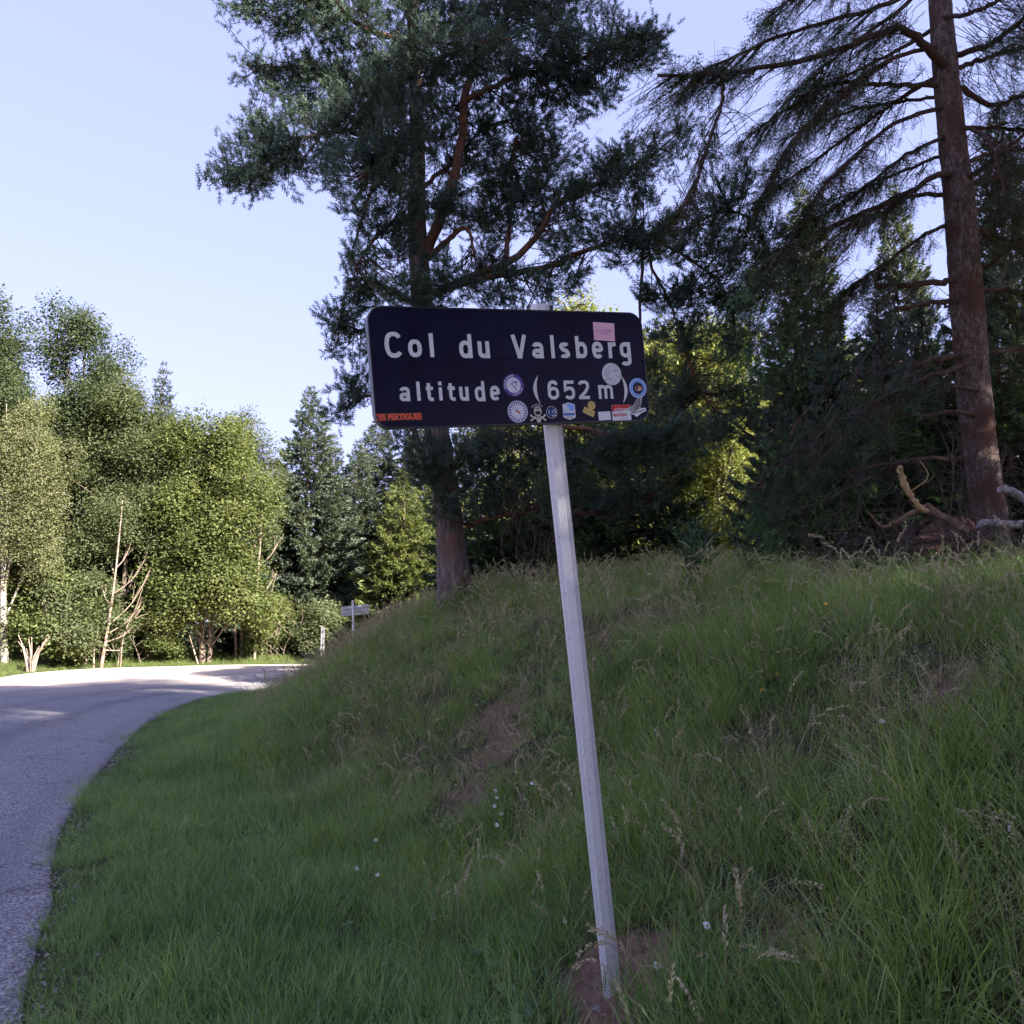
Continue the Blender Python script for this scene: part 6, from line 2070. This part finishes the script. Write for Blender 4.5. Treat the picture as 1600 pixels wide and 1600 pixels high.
for (x0, y0, x1, y1, lab) in ((1425, 846, 1470, 838, 'short red split log left of the stump'), (1440, 862, 1500, 852, 'red split log lying in front of the stump'), (1500, 812, 1525, 826, 'short red log beside the spruce foot')):
    rod('split_log', lab, [(x0, y0, 1.0), ((x0 + x1) / 2, (y0 + y1) / 2, 1.0), (x1, y1, 1.0)], 15, 14, M['red_wood'], 'log', 9.6, 6, 0, 9)


# bare tangled shrubs
def bare_shrub(label, px, py, D, stems, h, spread_, seed, mat):
    r = np.random.default_rng(seed)
    b_ = at(px, py, D)
    b_[2] = H1(b_[0], b_[1])
    o_ = empty('bare_shrub', b_)
    for s_ in range(stems):
        a_ = r.uniform(0, 6.28)
        e = b_ + np.array([math.cos(a_) * spread_ * r.uniform(.2, 1), math.sin(a_) * spread_ * .5, h * r.uniform(.6, 1.05)])
        m1 = b_ * .6 + e * .4 + r.normal(0, .12, 3)
        m2 = b_ * .25 + e * .75 + r.normal(0, .12, 3)
        S = spline(np.array([b_ + r.normal(0, .05, 3) * [1, 1, 0], m1, m2, e]), 16)
        g_ = Geo()
        tubes(g_, S, np.linspace(.016, .004, 16), 6, .5)
        for _ in range(9):
            j = r.integers(4, 15)
            d = norm(norm(S[j] - S[j - 2]) * .6 + r.normal(0, .6, 3)) * r.uniform(.2, .6)
            Q = spline(np.array([S[j], S[j] + d * .5 + r.normal(0, .06, 3), S[j] + d]), 7)
            tubes(g_, Q, np.linspace(.006, .0018, 7), 4, .5)
            for _ in range(3):
                q = r.integers(2, 6)
                d2 = norm(d + r.normal(0, .35, 3)) * .2
                tubes(g_, spline(np.array([Q[q], Q[q] + d2 * .5 + r.normal(0, .03, 3), Q[q] + d2]), 4), np.linspace(.003, .001, 4), 3, .5)
        g_.build('stem', mat, o_, smooth=True)
    return tag(o_, label, 'shrub', 'leafless shrubs at the wood edge')


bare_shrub('tangled leafless grey shrub right of the spruce trunk', 1585, 870, 9.8, 9, 1.9, .8, 5, M['dead_twig'])
bare_shrub('tall crooked leafless sapling left of the spruce trunk', 1488, 860, 9.9, 3, 2.1, .35, 9, M['dead_twig'])
bare_shrub('low twiggy leafless shrub behind the broken curved branch', 1400, 850, 10.6, 8, 1.3, .7, 12, M['dead_twig'])
bare_shrub('low tangle of thin grey twigs in front of the fallen branches', 1455, 880, 9.3, 9, .75, .8, 23, M['dead_twig'])
bare_shrub('low tangle of thin grey twigs at the right picture edge', 1560, 885, 9.2, 9, .8, .8, 25, M['dead_twig'])
bare_shrub('low tangle of thin twigs left of the fallen branches', 1345, 875, 9.6, 8, .7, .7, 27, M['dead_twig'])
bare_shrub('low dark leafless shrub under the hanging spruce bough', 1290, 850, 11.2, 8, 1.2, .8, 14, M['spruce_limb'])
bare_shrub('bare branching stem between the pine trunk and the post', 820, 900, 13.5, 4, 1.9, .4, 17, M['spruce_limb'])
bare_shrub('bare dark stems just left of the post', 855, 890, 13.0, 5, 1.6, .4, 19, M['spruce_limb'])


# broom bush on the crest: a fan of green wands
def broom(label, px, py, D, n, h, w, seed, mat='broom'):
    r = np.random.default_rng(seed)
    b_ = at(px, py, D)
    b_[2] = H1(b_[0], b_[1])
    o_ = empty('broom_bush', b_)
    gs, gl = Geo(), Geo()
    P_, lp, ld = [], [], []
    for _ in range(n):
        a_ = r.uniform(0, 6.28)
        k_ = r.uniform(.1, 1)
        e = np.array([math.cos(a_) * w * k_, math.sin(a_) * w * k_ * .6, h * r.uniform(.55, 1.1)])
        S = spline(np.array([b_ + r.normal(0, .06, 3) * [1, 1, 0], b_ + e * [.35, .35, .55], b_ + e]), 8)
        P_.append(S)
        for _ in range(16):
            j = r.uniform(1, 7)
            i_ = int(j)
            p_ = S[i_] * (1 - j + i_) + S[min(i_ + 1, 7)] * (j - i_)
            lp.append(p_ + r.normal(0, .012, 3))
            ld.append(norm(S[7] - S[5]) + r.normal(0, .5, 3))
    tubes(gs, np.array(P_), np.broadcast_to(np.linspace(.004, .0015, 8), (n, 8)), 3, .5)
    scatter(gl, LEAF_V * [.35, 1, 1], LEAF_F, frames(np.array(ld), None, r), np.array(lp), r.uniform(.03, .07, len(lp)), r.uniform(0, 1, len(lp)))
    gs.build('stems', M[mat], o_)
    gl.build('foliage', M[mat], o_)
    return tag(o_, label, 'bush', 'broom bushes on the crest')


broom('feathery green broom bush on the crest right of the post', 1085, 885, 9.4, 46, .75, .38, 3)
broom('small green broom bush under the hanging spruce bough', 1175, 880, 9.6, 30, .5, .35, 4)
broom('low green weed clump on the crest near the fallen branches', 1340, 880, 9.2, 26, .42, .4, 6)


# flowers
def petal_flower(label, px, py, kind, group, hgt=.34, face=None, size=.022):
    b_ = hit(px, py + 30)
    tip_ = at(px, py, b_[1] - .05)
    r = np.random.default_rng(int(px * 7 + py))
    o_ = empty('daisy' if kind == 'white' else 'yellow_flower', b_)
    S = spline(np.array([b_ - [0, 0, .02], (b_ + tip_) / 2 + r.normal(0, .02, 3), tip_]), 8)
    g_ = Geo()
    tubes(g_, S, np.full(8, .0013), 4, .4)
    g_.build('stem', M['grass'], o_)
    ax = norm(np.array(face if face is not None else [r.normal(0, .3), -.75, .6]))
    R = frames(ax[None], np.array([r.uniform(0, 6)]))[0]
    n = 15 if kind == 'white' else 5
    g_ = Geo()
    for q in range(n):
        a_ = q * 2 * math.pi / n + r.normal(0, .06)
        u = np.array([math.cos(a_), math.sin(a_), r.uniform(-.25, .2)])
        v_ = np.array([-math.sin(a_), math.cos(a_), 0])
        l_, w_ = size * r.uniform(.85, 1.1), size * (.17 if kind == 'white' else .5)
        pts = np.array([u * size * .25 - v_ * w_ * .5, u * l_ * .75 - v_ * w_, u * l_, u * l_ * .75 + v_ * w_, u * size * .25 + v_ * w_ * .5])
        g_.ngon(tip_ + pts @ R.T + ax * .0004 * q)
    g_.build('petals', IK['white'] if kind == 'white' else ink('petal_yellow', (.75, .42, .03)), o_)
    g_ = Geo()
    th = np.linspace(0, 2 * math.pi, 10, endpoint=False)
    r0_ = size * .36
    top_ = tip_ + ax * size * .3
    ringp = np.array([tip_ + (np.array([math.cos(t) * r0_, math.sin(t) * r0_, size * .12]) @ R.T) for t in th])
    g_.add(np.concatenate([ringp, top_[None]]), [(i_, (i_ + 1) % 10, 10) for i_ in range(10)])
    g_.build('disc', ink('disc_yellow', (.65, .38, .03)), o_)
    return tag(o_, label, 'flower', group)


GDs = 'daisies in the grass'
for px, py, lab in ((1104, 1446, 'white daisy just right of the post foot'), (1296, 1494, 'fully open white daisy in the grass right of the post'), (1579, 1295, 'small white daisy near the right edge beside yellow flowers'), (774, 1236, 'upper white daisy of a column on the worn strip'),
                    (776, 1246, 'second white daisy of a column on the worn strip'), (773, 1260, 'third white daisy of a column on the worn strip'), (783, 1272, 'fourth white daisy of a column on the worn strip'), (776, 1289, 'lowest white daisy of a column on the worn strip'), (831, 1224, 'white daisy between the worn strip and the post'),
                    (557, 1357, 'white daisy low on the left of the bank'), (590, 1367, 'white daisy right of another low on the bank'), (587, 1313, 'white daisy midway down the left of the bank'), (1378, 1127, 'lone white daisy in the middle of the right bank'), (1026, 1508, 'tiny white daisy on the bare soil by the post')):
    petal_flower(lab, px, py, 'white', GDs, size=.017 if py > 1400 else .015)
GYs = 'yellow flowers in the grass'
for px, py, lab in ((1565, 1268, 'yellow flower near the right edge'), (1215, 1053, 'yellow flower high on the right bank'), (1190, 1078, 'orange-yellow flower left of another on the right bank'), (1290, 943, 'yellow flower near the crest'), (1562, 945, 'yellow flower at the crest by the right edge'), (1476, 1106, 'yellow flower by the bare patch on the right')):
    petal_flower(lab, px, py, 'yellow', GYs, size=.013)

# loose chippings along the broken road edge
g0 = []
for q in range(4):
    r = np.random.default_rng(400 + q)
    g_ = Geo()
    V6 = np.array([(1, 0, 0), (-1, 0, 0), (0, 1, 0), (0, -1, 0), (0, 0, .8), (0, 0, -.5)]) * r.uniform(.6, 1.2, (6, 3))
    g_.add(V6, [(0, 2, 4), (2, 1, 4), (1, 3, 4), (3, 0, 4), (2, 0, 5), (1, 2, 5), (3, 1, 5), (0, 3, 5)], r.uniform(0, 1))
    g0.append(g_)
M['chipping'] = plain('chipping', (0.34, 0.31, 0.30), .9, .2, 0, .5, 3)
TC2 = templates('chipping', g0, M['chipping'])
X, Y = cand(-9, 1, 2, 16, 420)
D_ = poly_dist(X, Y, INNER)
m_ = (np.abs(D_ - .06) < .28) & in_view(X, Y)
X, Y, D_ = X[m_], Y[m_], D_[m_]
x, y = put(X, Y, np.exp(-((D_ - .05) / .12) ** 2) * .9)
pz = np.stack([x, y, np.maximum(height(x, y) + .004, np.where(poly_dist(x, y, INNER) < 0, .035, -1))], 1)
spread('chippings', 'loose grey chippings along the broken road edge', TC2, 4, pz, rots(len(x), .6), rng.uniform(.005, .015, len(x)), 'gravel')

# clods of red earth round the foot of the post
TE = templates('clod', g0, plain('red_earth', (0.34, 0.18, 0.13), .95, .1, 0, .4, 8))
X, Y = cand(POLE_XY[0] - .5, POLE_XY[0] + .5, POLE_XY[1] - .8, POLE_XY[1] + .5, 1500)
x, y = put(X, Y, np.clip(bare(X, Y) - .45, 0, .8))
spread('earth_clods', 'small clods of red earth round the foot of the post', TE, 4, np.stack([x, y, height(x, y) + .002], 1), rots(len(x), .6), rng.uniform(.004, .016, len(x)) * rng.uniform(.5, 1, len(x)), 'soil')
